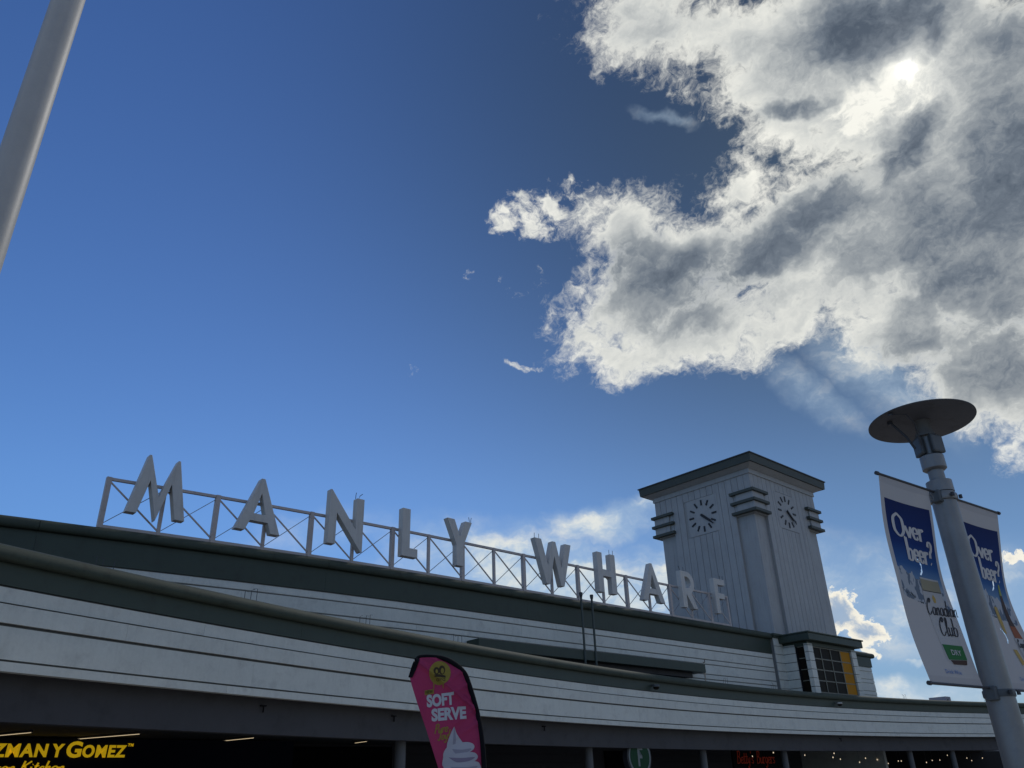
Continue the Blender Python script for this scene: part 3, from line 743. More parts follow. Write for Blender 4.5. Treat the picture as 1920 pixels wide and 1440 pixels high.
ORD = ['', 'second', 'third', 'fourth', 'fifth', 'sixth', 'seventh', 'eighth', 'ninth', 'tenth', 'eleventh', 'twelfth']
def bulb_label(p):
    rank = sorted(BULBS, key=lambda q: math.atan2(W(*q).x, W(*q).y)).index(p)
    if rank < 12: return 'tiny warm bulb in the shade under the canopy, ' + (ORD[rank] + ' from the red neon sign' if rank else 'nearest the red neon sign')
    k = len(BULBS) - 1 - rank
    return 'tiny warm bulb in the shade under the canopy, ' + (ORD[k] + ' from the right end' if k else 'last at the right end')
b0['label'] = bulb_label(BULBS[0])
for p in BULBS[1:]:
    r_ = b0.copy(); C.objects.link(r_); r_.location = W(*p); r_['label'] = bulb_label(p)
    for ch in (bm_b, cd_b):
        c_ = ch.copy(); C.objects.link(c_); c_.parent = r_
        if ch is cd_b: c_.scale.z = (3.43 - p[2]) / (3.43 - BULBS[0][2])
# cameras on the green band
for (u, lab) in ((27.35, 'dark dome security camera on the green band below the door hood'), (43.5, 'pale dome security camera on the green band below the corner windows')):
    v = v_can(u) - 0.03; B_ = (u, v, 5.12)
    t = root('security_camera', B_, lab, 'camera', 'security cameras on the canopy edge')
    pale = u > 40
    MB().box(u - 0.05, u + 0.05, v - 0.16, v + 0.02, 5.14, 5.20).build('wall_arm', GALV if pale else BOXM, t, B_)
    MB().lathe([(0.05, 0.06), (0.13, 0.05), (0.145, 0.0), (0.13, -0.03)], 18, (u, v - 0.20, 5.12)).build('housing', POLE if pale else BOXM, t, B_, smooth=40)
    MB().lathe([(0.128, -0.03), (0.115, -0.085), (0.07, -0.125), (0.01, -0.14)], 18, (u, v - 0.20, 5.12)).build('dome', GLASS, t, B_, smooth=60)
# little hooks on the dark beam
HK = ['dark hook on the beam under the canopy, farthest left', 'dark hook on the beam close to the pink flag', 'dark hook on the beam between the pink flag and the round green sign', 'dark hook on the beam right of the red neon sign']
for (u, lab) in zip((9.0, 13.4, 20.6, 44.0), HK):
    pu, pv = can(u, u + 0.1, 0.40)[0]; B_ = (pu, pv, 3.5)
    o = MB().box(pu - 0.07, pu + 0.07, pv - 0.03, pv + 0.05, 3.44, 3.465).box(pu - 0.013, pu + 0.013, pv - 0.03, pv + 0.0, 3.31, 3.44).build('beam_hook', BLACKP, None, B_)
    place(o, B_); tag(o, lab, 'hook', 'hooks on the canopy beam')
# bent wire brackets on the top edge
SPU = [4.45, 8.0, 11.76, 15.7, 33.5, 37.8, 50.7, 55.1, 58.9]
SPL = ['bent wire bracket on the canopy edge below the letter M', 'bent wire bracket on the canopy edge below the first letter A', 'bent wire bracket on the canopy edge below the letter N', 'bent wire bracket on the canopy edge left end of the door hood',
       'bent wire bracket on the canopy edge right of the door hood', 'bent wire bracket on the canopy edge left of the tower base', 'wire bracket on the canopy edge right of the corner windows', 'wire bracket on the canopy edge left of the banner pole', 'wire bracket on the canopy edge just behind the banner pole']
for u, lab in zip(SPU, SPL):
    pu, pv = can(u, u + 0.1, 0.03)[0]; B_ = (pu, pv, 5.6)
    mb = MB(); q = random.Random(int(u * 10))
    for k in range(3):
        h = q.uniform(0.16, 0.30); x = pu + (k - 1) * 0.16 + q.uniform(-0.03, 0.03); d = q.choice((-1, 1)) * 0.09
        mb.tube([(x, pv, 5.605), (x + 0.005, pv, 5.6 + h), (x + d, pv + 0.02, 5.6 + h + q.uniform(-0.03, 0.05))], 0.007, 5)
    o = mb.build('wire_bracket', DARKSTEEL, None, B_); place(o, B_); tag(o, lab, 'wire bracket', 'wire brackets along the canopy edge')
# twin vent pipes in front of the upper wall
for (u, zt, lab) in ((26.02, 9.0, 'left of two thin green vent pipes in front of the parapet'), (26.70, 8.98, 'right of two thin green vent pipes in front of the parapet')):
    v = 24.2; B_ = (u, v, 5.3)
    t = root('vent_pipe', B_, lab, 'vent pipe', 'vent pipes on the canopy roof')
    MB().tube([(u, v, 5.3), (u, v, zt)], 0.05, 12).build('pipe', PIPE, t, B_, smooth=60)
    MB().lathe([(0.055, 0.0), (0.07, 0.05), (0.085, 0.16), (0.075, 0.20)], 12, (u, v, zt - 0.02)).build('cowl', DARKSTEEL, t, B_, smooth=60)
# far block behind the canopy
FB = (165, 66, 0)
far = root('distant_building', FB, 'small far rooftop block peeping over the canopy left of the banner pole', 'building')
MB().box(158, 178, 60, 80, 0, 11.4).build('wall', mat('distant_render', (0.30, 0.28, 0.30), 0.8), far, FB)
MB().box(157.6, 178.4, 59.6, 80.4, 11.4, 11.7).build('roof', ROOFING, far, FB)
lh = MB().box(163.0, 165.2, 63, 66, 11.7, 14.25).build('lift_housing', bpy.data.materials['distant_render'], far, FB)
MB().box(163.4, 164.0, 62.96, 62.99, 13.3, 13.8).build('vent', DARKSTEEL, lh, FB)

# ------------------------------------------------------------------ lettering
def font_tris(body, size=1.0, offset=0.0, shear=0.0, sx=1.0, spacing=1.0):
    """flat triangles of a word in Blender's own font, x from 0, baseline 0"""
    cu = bpy.data.curves.new('word', 'FONT'); cu.body = body; cu.size = size; cu.offset = offset; cu.shear = shear; cu.space_character = spacing; cu.resolution_u = 4
    o = bpy.data.objects.new('word', cu); C.objects.link(o)
    dg = bpy.context.evaluated_depsgraph_get(); me = bpy.data.meshes.new_from_object(o.evaluated_get(dg))
    vs = [(v.co.x * sx, v.co.y) for v in me.vertices]; fs = [tuple(p.vertices) for p in me.polygons]
    bpy.data.objects.remove(o); bpy.data.curves.remove(cu); bpy.data.meshes.remove(me)
    x0 = min(v[0] for v in vs); x1 = max(v[0] for v in vs)
    return [(x - x0, y) for x, y in vs], fs, x1 - x0
def fit_word(body, x, y, w, h, rot=0.0, **kw):
    """a word scaled into a box w x h whose lower left corner is (x, y)"""
    vs, fs, _ = font_tris(body, **kw)
    y0 = min(v[1] for v in vs); y1 = max(v[1] for v in vs); x1 = max(v[0] for v in vs)
    c, s = math.cos(R(rot)), math.sin(R(rot)); out = []
    for a, b in vs:
        p, q = a / x1 * w, (b - y0) / (y1 - y0) * h
        out.append((x + p * c - q * s, y + p * s + q * c))
    return out, fs
# a small pen alphabet: strokes in a box, x-height 0.5, cap height 1
PEN = {
 'O': (0.72, [[(.36, 1), (.10, .80), (.05, .5), (.10, .2), (.36, 0), (.62, .2), (.67, .5), (.62, .8), (.36, 1)]]),
 'v': (0.46, [[(.05, .5), (.24, .02)], [(.24, .02), (.42, .5)], [(-.02, .5), (.14, .5)], [(.34, .5), (.48, .5)]]),
 'e': (0.42, [[(.06, .27), (.36, .29), (.33, .45), (.20, .51), (.07, .40), (.05, .22), (.13, .04), (.27, .01), (.38, .12)]]),
 'r': (0.38, [[(.09, .5), (.09, .0)], [(.09, .32), (.18, .48), (.30, .50), (.34, .42)], [(.0, .0), (.2, .0)], [(.0, .5), (.1, .5)]]),
 'b': (0.48, [[(.08, 1), (.08, .0)], [(.08, .36), (.22, .50), (.38, .42), (.41, .24), (.34, .05), (.20, .0), (.08, .08)], [(-.02, 1), (.09, 1)]]),
 '?': (0.40, [[(.04, .78), (.10, .96), (.24, 1.0), (.36, .86), (.32, .66), (.20, .50), (.19, .30)], [(.17, .06), (.21, .02)]]),
 'C': (0.62, [[(.50, .84), (.46, 1.0), (.30, .98), (.12, .70), (.06, .36), (.14, .06), (.32, .0), (.54, .22)], [(.50, .84), (.36, .74), (.34, .92), (.46, 1.0)]]),
 'a': (0.42, [[(.34, .44), (.20, .50), (.06, .34), (.06, .10), (.16, .0), (.30, .12), (.35, .48)], [(.35, .48), (.33, .06), (.44, .06)]]),
 'n': (0.44, [[(.06, .46), (.08, .0)], [(.08, .26), (.20, .46), (.30, .48), (.32, .36), (.32, .04), (.44, .06)]]),
 'd': (0.44, [[(.32, .40), (.18, .50), (.05, .32), (.06, .08), (.18, .0), (.30, .14)], [(.40, 1.0), (.34, .06), (.46, .06)]]),
 'i': (0.22, [[(.06, .48), (.08, .04), (.22, .06)], [(.08, .66), (.10, .70)]]),
 'l': (0.24, [[(.02, .20), (.20, .80), (.16, 1.0), (.08, .90), (.07, .10), (.12, .0), (.24, .10)]]),
 'u': (0.44, [[(.05, .48), (.06, .10), (.16, .0), (.30, .16)], [(.33, .48), (.32, .06), (.44, .06)]]),
 'K': (0.58, [[(.12, 1.0), (.08, .0)], [(.52, .98), (.12, .48)], [(.22, .56), (.40, .10), (.58, .06)]]),
 't': (0.32, [[(.16, .84), (.10, .10), (.18, .0), (.30, .10)], [(.0, .54), (.30, .56)]]),
 'c': (0.36, [[(.32, .40), (.20, .50), (.06, .32), (.06, .12), (.18, .0), (.36, .10)]]),
 'h': (0.44, [[(.10, 1.0), (.06, .0)], [(.07, .26), (.20, .46), (.30, .46), (.32, .04), (.44, .06)]]),
 'P': (0.50, [[(.14, .96), (.06, .0)], [(.02, .86), (.26, 1.0), (.46, .84), (.36, .56), (.10, .46)]]),
 'J': (0.46, [[(.10, .94), (.48, .98)], [(.32, .96), (.24, .10), (.10, .0), (.02, .14)]]),
 'o': (0.42, [[(.20, .50), (.06, .38), (.05, .12), (.18, .0), (.33, .12), (.34, .38), (.20, .50)]]),
 'y': (0.44, [[(.05, .48), (.08, .14), (.20, .06), (.32, .24)], [(.36, .48), (.26, -.20), (.12, -.34), (.04, -.22)]]),
 '!': (0.20, [[(.12, 1.0), (.07, .28)], [(.05, .05), (.07, .01)]]),
 'B': (0.54, [[(.12, 1.0), (.06, .0)], [(.04, .96), (.30, 1.0), (.42, .82), (.30, .58), (.10, .54)], [(.26, .56), (.48, .36), (.36, .06), (.06, .0)]]),
 'g': (0.42, [[(.33, .42), (.20, .50), (.06, .34), (.06, .12), (.18, .02), (.32, .18)], [(.36, .48), (.30, -.20), (.16, -.34), (.04, -.24)]]),
 's': (0.34, [[(.30, .42), (.18, .50), (.06, .40), (.16, .27), (.29, .16), (.20, .01), (.02, .08)]]),
 'M': (0.70, [[(.06, .0), (.14, 1.0), (.34, .30), (.56, 1.0), (.62, .0)]]),
 'x': (0.40, [[(.04, .48), (.34, .02)], [(.34, .48), (.04, .02)]]),
 "'": (0.16, [[(.10, 1.0), (.06, .80)]]), ' ': (0.30, []), 'f': (0.3, [[(.30, .92), (.18, 1.0), (.12, .0)], [(.02, .5), (.26, .5)]]),
}
def smooth(pts, n=6):
    if len(pts) < 3: return [(pts[0][0] + (pts[1][0] - pts[0][0]) * i / 4, pts[0][1] + (pts[1][1] - pts[0][1]) * i / 4) for i in range(5)]
    out = []
    P = [pts[0]] + list(pts) + [pts[-1]]
    for i in range(1, len(P) - 2):
        for k in range(n):
            t = k / n; a, b, c, d = P[i - 1], P[i], P[i + 1], P[i + 2]
            out.append(tuple(0.5 * ((2 * b[j]) + (-a[j] + c[j]) * t + (2 * a[j] - 5 * b[j] + 4 * c[j] - d[j]) * t * t + (-a[j] + 3 * b[j] - 3 * c[j] + d[j]) * t ** 3) for j in (0, 1)))
    out.append(pts[-1]); return out
def pen_lines(word, x, y, h, slant=0.0, wx=1.0, track=0.0, rot=0.0):
    c, s = math.cos(R(rot)), math.sin(R(rot)); out = []; cx = 0.0
    for ch in word:
        w, strokes = PEN[ch]
        for st in strokes:
            l = []
            for a, b in smooth(st):
                p, q = (cx + a * wx + slant * b) * h, b * h
                l.append((x + p * c - q * s, y + p * s + q * c))
            out.append(l)
        cx += (w + track) * wx
    return out
def pen_word(word, x, y, h, thick, thin, **kw):
    """calligraphic strokes: heavy when they run up and down, light when they run across"""
    V_, F_2 = [], []
    for l in pen_lines(word, x, y, h, **kw):
        n = len(V_)
        for i, p in enumerate(l):
            a, b = l[max(i - 1, 0)], l[min(i + 1, len(l) - 1)]
            dx, dy = b[0] - a[0], b[1] - a[1]; d = math.hypot(dx, dy) or 1
            w = (thin + (thick - thin) * abs(dy / d) ** 1.5) / 2
            V_ += [(p[0] - dy / d * w, p[1] + dx / d * w), (p[0] + dy / d * w, p[1] - dx / d * w)]
        F_2 += [(n + 2 * i, n + 2 * i + 1, n + 2 * i + 3, n + 2 * i + 2) for i in range(len(l) - 1)]
    return V_, F_2
def join2(*parts):
    V_, F_2 = [], []
    for v, f in parts:
        n = len(V_); V_ += list(v); F_2 += [tuple(i + n for i in q) for q in f]
    return V_, F_2
def poly2(pts): return list(pts), [tuple(range(len(pts)))]
def circle2(x, y, rx, ry, n=24): return poly2([(x + rx * math.cos(2 * math.pi * i / n), y + ry * math.sin(2 * math.pi * i / n)) for i in range(n)])
def print_on(surface, shape, name, m, parent, lift, maxlen=None, label=None):
    """lays a flat 2D shape on a surface function (x, y, lift) -> point"""
    bm_ = bmesh.new(); vs = [bm_.verts.new((x, y, 0)) for x, y in shape[0]]
    for f in shape[1]:
        try: bm_.faces.new([vs[i] for i in f])
        except ValueError: pass
    bmesh.ops.triangulate(bm_, faces=bm_.faces[:])
    if maxlen:
        for _ in range(5):
            e = [q for q in bm_.edges if q.calc_length() > maxlen]
            if not e: break
            bmesh.ops.subdivide_edges(bm_, edges=e, cuts=1); bmesh.ops.triangulate(bm_, faces=bm_.faces[:])
    for v in bm_.verts: v.co = Vector(surface(v.co.x, v.co.y, lift))
    me = bpy.data.meshes.new(name); bm_.to_mesh(me); bm_.free(); me.materials.append(m)
    o = bpy.data.objects.new(name, me); C.objects.link(o); o.parent = parent
    if label: o['label'] = label
    return o
def flat(name, col, emit=None, rough=0.6): return mat(name, col, rough, 0.05, 3.0, emit=emit, spec=0.2)

# ------------------------------------------------------------------ signs under the canopy
YEL = flat('lit_yellow_letter', (0.75, 0.50, 0.02), ((0.80, 0.50, 0.01), 0.38))
GB = (6.0, 28.2, 2.2)
gy = root('shop_sign', GB, 'black shop sign with glowing yellow capital letters at the lower left picture edge', 'sign')
MB().box(-1.5, 15.0, 28.3, 28.5, 1.7, 3.32).build('sign_board', NAVY, gy, GB)
onb = lambda x, y, l: (x - GB[0], 28.298 - l - GB[1], y - GB[2])
def block(word, x, y, w, h, name, label, depth=0.04):
    v, f = fit_word(word, x, y, w, h, offset=0.035, shear=0.04, spacing=1.14)
    mb = MB(); n = len(v)
    mb.v = [(a - GB[0], 28.29 - depth - GB[1], b - GB[2]) for a, b in v]; mb.f = f
    o = mb.build(name, YEL, gy, label=label)
    md = o.modifiers.new('depth', 'SOLIDIFY'); md.thickness = depth * 0.8; md.offset = -1
    return o
block('G', 4.74, 2.80, 0.50, 0.45, 'lettering', 'first large capital G'); block('UZMAN', 5.30, 2.815, 1.76, 0.36, 'lettering', 'UZMAN')
block('Y', 7.17, 2.815, 0.33, 0.36, 'lettering', 'capital Y'); block('G', 7.57, 2.80, 0.42, 0.45, 'lettering', 'second large capital G'); block('OMEZ', 8.02, 2.805, 1.26, 0.35, 'lettering', 'OMEZ')
block('TM', 9.31, 3.12, 0.17, 0.085, 'lettering', 'small TM mark', 0.02)
print_on(onb, pen_word('Mexican Kitchen', 5.05, 2.43, 0.29, 0.055, 0.03, slant=0.25, wx=1.46), 'script_lettering', YEL, gy, 0.02)
# round ferry sign
FS = (26.75, 22.35, 3.6)
fs_ = root('ferry_sign', FS, 'round green sign with a white letter F hanging under the canopy', 'sign')
fu, fv, fz = 26.75, 22.35, 2.56
def disc_y(mb, rx, y0, y1, n=40):
    vs = [(fu + rx * math.cos(2 * math.pi * i / n), y0, fz + rx * math.sin(2 * math.pi * i / n)) for i in range(n)] + [(fu + rx * math.cos(2 * math.pi * i / n), y1, fz + rx * math.sin(2 * math.pi * i / n)) for i in range(n)]
    return mb.add(vs, [tuple(range(n)), tuple(range(2 * n - 1, n - 1, -1))] + [(i, (i + 1) % n, (i + 1) % n + n, i + n) for i in range(n)])
disc_y(MB(), 0.72, fv + 0.0, fv + 0.24).build('casing', DARKSTEEL, fs_, FS)
disc_y(MB(), 0.655, fv - 0.02, fv - 0.004).build('white_ring', flat('sign_white', (0.20, 0.22, 0.21)), fs_, FS)
disc_y(MB(), 0.565, fv - 0.035, fv - 0.021).build('green_face', flat('ferry_green', (0.007, 0.05, 0.018)), fs_, FS)
on_f = lambda x, y, l: (x - FS[0], fv - 0.035 - l - FS[1], y - FS[2])
print_on(on_f, poly2([(fu - .14, fz - .34), (fu - .03, fz - .34), (fu - .03, fz - .06), (fu + .13, fz - .06), (fu + .13, fz + .04), (fu - .03, fz + .04), (fu - .03, fz + .24), (fu + .17, fz + .24), (fu + .17, fz + .34), (fu - .14, fz + .34)]), 'letter', bpy.data.materials['sign_white'], fs_, 0.006)
MB().box(fu - 0.07, fu + 0.07, fv + 0.05, fv + 0.19, 3.26, 3.60).box(fu - 0.45, fu + 0.45, fv + 0.08, fv + 0.16, 3.54, 3.598).build('bracket', DARKSTEEL, fs_, FS)
# red neon script
NS = (40.0, 26.0, 2.0)
neon = root('neon_sign', NS, 'dim red neon script sign in the shade right of the round green sign', 'sign')
NEON = flat('red_neon', (0.22, 0.03, 0.02), ((0.45, 0.05, 0.02), 0.06))
nb = MB()
for word, x in (("Betty's", 38.75), ('Burgers', 40.55)):
    for l in pen_lines(word, x, 2.40, 0.58, slant=0.12, wx=1.02): nb.tube([(a, 25.95, b) for a, b in l], 0.02, 5)
nb.build('neon_tube', NEON, neon, NS)
MB().box(38.5, 43.0, 26.0, 26.1, 1.95, 3.15).build('backing_board', BLACKP, neon, NS)
for x in (39.0, 42.5): MB().box(x - 0.02, x + 0.02, 26.02, 26.08, 3.152, 3.44).build('hanger', DARKSTEEL, neon, NS)

# ------------------------------------------------------------------ lamp post with a disc reflector
LP = (3.88, 7.0, 0.0)
lamp = root('street_lamp', LP, 'tall grey street lamp with a flat round disc on top between two banners', 'street lamp', world=True, rz=R(37))
MB().lathe([(0.20, 0.0), (0.20, 0.03), (0.118, 0.05), (0.116, 0.45), (0.112, 2.0), (0.103, 3.86), (0.103, 3.88)], 28).build('pole', GALV, lamp, smooth=40)
MB().lathe([(0.110, 3.885), (0.110, 3.99), (0.085, 4.0)], 28).build('collar', GALV, lamp, smooth=40)
MB().lathe([(0.068, 3.99), (0.068, 4.13)], 24).build('neck', GALV, lamp, smooth=40)
MB().lathe([(0.085, 4.10), (0.104, 4.115), (0.104, 4.235), (0.09, 4.245)], 28).build('collar', GALV, lamp, smooth=40)
MB().lathe([(0.058, 4.24), (0.058, 4.60)], 20).build('stem', GALV, lamp, smooth=40)
for a in (20, 140, 260):
    c, s = math.cos(R(a)), math.sin(R(a)); q = []
    for r0, w in ((0.060, 0.060), (0.108, 0.085)):
        for sg in (-1, 1): q.append((c * r0 - s * w * sg, s * r0 + c * w * sg))
    pts = [q[0], q[1], q[3], q[2]]
    vs = [(x, y, 4.25) for x, y in pts] + [(x, y, 4.43) for x, y in pts]
    MB().add(vs, [(0, 1, 2, 3), (4, 5, 6, 7)] + [(i, (i + 1) % 4, (i + 1) % 4 + 4, i + 4) for i in range(4)]).build('gear_box', BOXM, lamp, bevel=0.018)
MB().lathe([(0.095, 4.435), (0.085, 4.47), (0.07, 4.50), (0.07, 4.60)], 24).build('lamp_head', GALV, lamp, smooth=40)
dsc = MB().lathe([(0.02, 4.598), (0.458, 4.585), (0.470, 4.59), (0.470, 4.598), (0.458, 4.603), (0.02, 4.66)], 72).build('reflector_disc', DISCM, lamp, (0, 0, 4.59), smooth=30)
dsc.location = (0, 0, 4.59); dsc.rotation_mode = 'AXIS_ANGLE'; dsc.rotation_axis_angle = (R(2.5), -0.407, 0.914, 0)     # it hangs a little askew
MB().tube([(-0.16, 0.05, 4.30), (-0.20, 0.08, 4.42), (-0.26, 0.17, 4.592)], 0.012, 8).build('stay_rod', DARKSTEEL, lamp)
MB().lathe([(0.024, -0.03), (0.024, 0.0)], 10, (-0.26, 0.17, 4.594)).build('rod_bolt', DARKSTEEL, lamp)
MB().tube([(-0.17, -0.02, 4.31), (-0.28, -0.06, 4.50), (-0.33, -0.03, 4.578), (-0.40, 0.02, 4.583), (-0.43, 0.06, 4.585)], 0.005, 6).build('loose_cable', DARKSTEEL, lamp)
MB().lathe([(0.026, -0.012), (0.026, 0.0)], 10, (-0.43, 0.06, 4.586)).build('cable_gland', DARKSTEEL, lamp)
for z in (3.83, 2.17):
    MB().lathe([(0.118, z - 0.028), (0.121, z - 0.02), (0.121, z + 0.02), (0.118, z + 0.028)], 28).build('clamp_band', BOXM if z < 3 else GALV, lamp, smooth=40)
    for sx in (-1, 1):
        MB().box(sx * 0.122 - 0.03, sx * 0.122 + 0.03, -0.045, 0.045, z - 0.055, z + 0.055).build('clamp_bracket', BOXM, lamp, bevel=0.01)
    for q in (-0.07, 0.07):
        MB().lathe([(0.016, -0.016), (0.016, 0.016)], 8, (q, -0.122, z)).build('clamp_bolt', DARKSTEEL, lamp)
MB().box(-0.05, 0.05, -0.120, -0.108, 1.2, 1.5).build('access_hatch', GALV, lamp)

# ------------------------------------------------------------------ the two banners
BAZ = R(53)
bd = Vector((math.sin(BAZ), math.cos(BAZ), 0)); bn = Vector((bd.y, -bd.x, 0))     # along the rods; towards the viewer's right
BW, BH, BT = 0.80, 1.66, 3.87
def cloth_mat(right):
    m = bpy.data.materials.new('printed_banner_cloth'); m.use_nodes = True
    t = m.node_tree; t.nodes.clear(); L = t.links.new
    def N(ty, **k):
        n = t.nodes.new(ty)
        for a, b in k.items(): setattr(n, a, b)
        return n
    def S(x, i):
        if isinstance(x, bpy.types.NodeSocket): L(x, i)
        else: i.default_value = x
    def Mx(op, a, b=0.0, c=None):
        n = N('ShaderNodeMath', operation=op); S(a, n.inputs[0]); S(b, n.inputs[1])
        if c is not None: S(c, n.inputs[2])
        return n.outputs[0]
    def mix(f, a, b):
        n = N('ShaderNodeMix', data_type='RGBA'); S(f, n.inputs[0])
        for k, x in ((6, a), (7, b)):
            if isinstance(x, bpy.types.NodeSocket): L(x, n.inputs[k])
            else: n.inputs[k].default_value = (*x, 1)
        return n.outputs[2]
    uv = N('ShaderNodeUVMap'); sep = N('ShaderNodeSeparateXYZ'); L(uv.outputs[0], sep.inputs[0]); X, T = sep.outputs[0], sep.outputs[1]   # x metres from the left, t metres down
    nz = N('ShaderNodeTexNoise'); L(uv.outputs[0], nz.inputs['Vector']); nz.inputs['Scale'].default_value = 9; nz.inputs['Detail'].default_value = 6; nz.inputs['Roughness'].default_value = 0.7
    mp = N('ShaderNodeMapping'); L(uv.outputs[0], mp.inputs['Vector']); mp.inputs['Rotation'].default_value = (0, 0, R(35)); mp.inputs['Scale'].default_value = (7, 4, 1)
    nr = N('ShaderNodeTexNoise'); L(mp.outputs[0], nr.inputs['Vector']); nr.inputs['Scale'].default_value = 1.6; nr.inputs['Detail'].default_value = 5
    white = (0.46, 0.44, 0.42)
    hem = mix(Mx('GREATER_THAN', Mx('ABSOLUTE', Mx('SUBTRACT', T, BH / 2)), BH / 2 - 0.06), white, (0.42, 0.40, 0.385))
    # blue sky fading down into white, ragged snowy ridge, dark firs
    ramp_ = N('ShaderNodeValToRGB'); L(Mx('DIVIDE', Mx('SUBTRACT', T, 0.17), 0.80), ramp_.inputs[0])
    e = ramp_.color_ramp.elements; e[0].color = (0.007, 0.018, 0.085, 1); e[1].color = (0.40, 0.42, 0.44, 1); e[1].position = 0.98
    for p, c in ((0.45, (0.007, 0.03, 0.14)), (0.68, (0.03, 0.10, 0.26)), (0.82, (0.13, 0.23, 0.36))):
        q = e.new(p); q.color = (*c, 1)
    ridge_y = Mx('ADD', Mx('MULTIPLY', X, 0.22), Mx('MULTIPLY_ADD', nr.outputs[0], 0.16, 0.66))
    snow = mix(Mx('GREATER_THAN', nr.outputs[0], 0.52), (0.38, 0.40, 0.42), (0.13, 0.165, 0.21))
    pic = mix(Mx('GREATER_THAN', T, ridge_y), ramp_.outputs[0], snow)
    firs = Mx('MULTIPLY', Mx('GREATER_THAN', nz.outputs[0], 0.56), Mx('GREATER_THAN', T, Mx('ADD', ridge_y, 0.17)))
    pic = mix(firs, pic, (0.05, 0.065, 0.07))
    x0, x1 = (0.055, 0.755)
    inx = Mx('MULTIPLY', Mx('GREATER_THAN', X, x0), Mx('LESS_THAN', X, x1))
    iny = Mx('MULTIPLY', Mx('GREATER_THAN', T, 0.185), Mx('LESS_THAN', T, Mx('MULTIPLY_ADD', X, 0.10, Mx('MULTIPLY_ADD', nz.outputs[0], 0.06, 0.955))))
    col = mix(Mx('MULTIPLY', inx, iny), hem, pic)
    p = N('ShaderNodeBsdfPrincipled'); L(col, p.inputs['Base Color']); p.inputs['Roughness'].default_value = 0.75; p.inputs['Specular IOR Level'].default_value = 0.15
    tr = N('ShaderNodeBsdfTranslucent'); L(col, tr.inputs[0]); ms = N('ShaderNodeMixShader'); ms.inputs[0].default_value = 0.10
    L(p.outputs[0], ms.inputs[1]); L(tr.outputs[0], ms.inputs[2]); o = N('ShaderNodeOutputMaterial'); L(ms.outputs[0], o.inputs[0])
    return m
CLOTH = cloth_mat(False)
PW = flat('white_print', (0.50, 0.48, 0.46)); PK = flat('black_print', (0.02, 0.02, 0.025)); PGd = flat('gold_print', (0.27, 0.24, 0.16)); PCan = flat('can_print', (0.40, 0.39, 0.375))
PGr = flat('green_print', (0.015, 0.13, 0.03)); PBl = flat('blue_print', (0.06, 0.16, 0.42)); PBr = flat('brown_print', (0.05, 0.022, 0.015)); POr = flat('orange_print', (0.26, 0.07, 0.02)); PGl = flat('amber_print', (0.42, 0.28, 0.07)); PYe = flat('lime_print', (0.25, 0.28, 0.05))
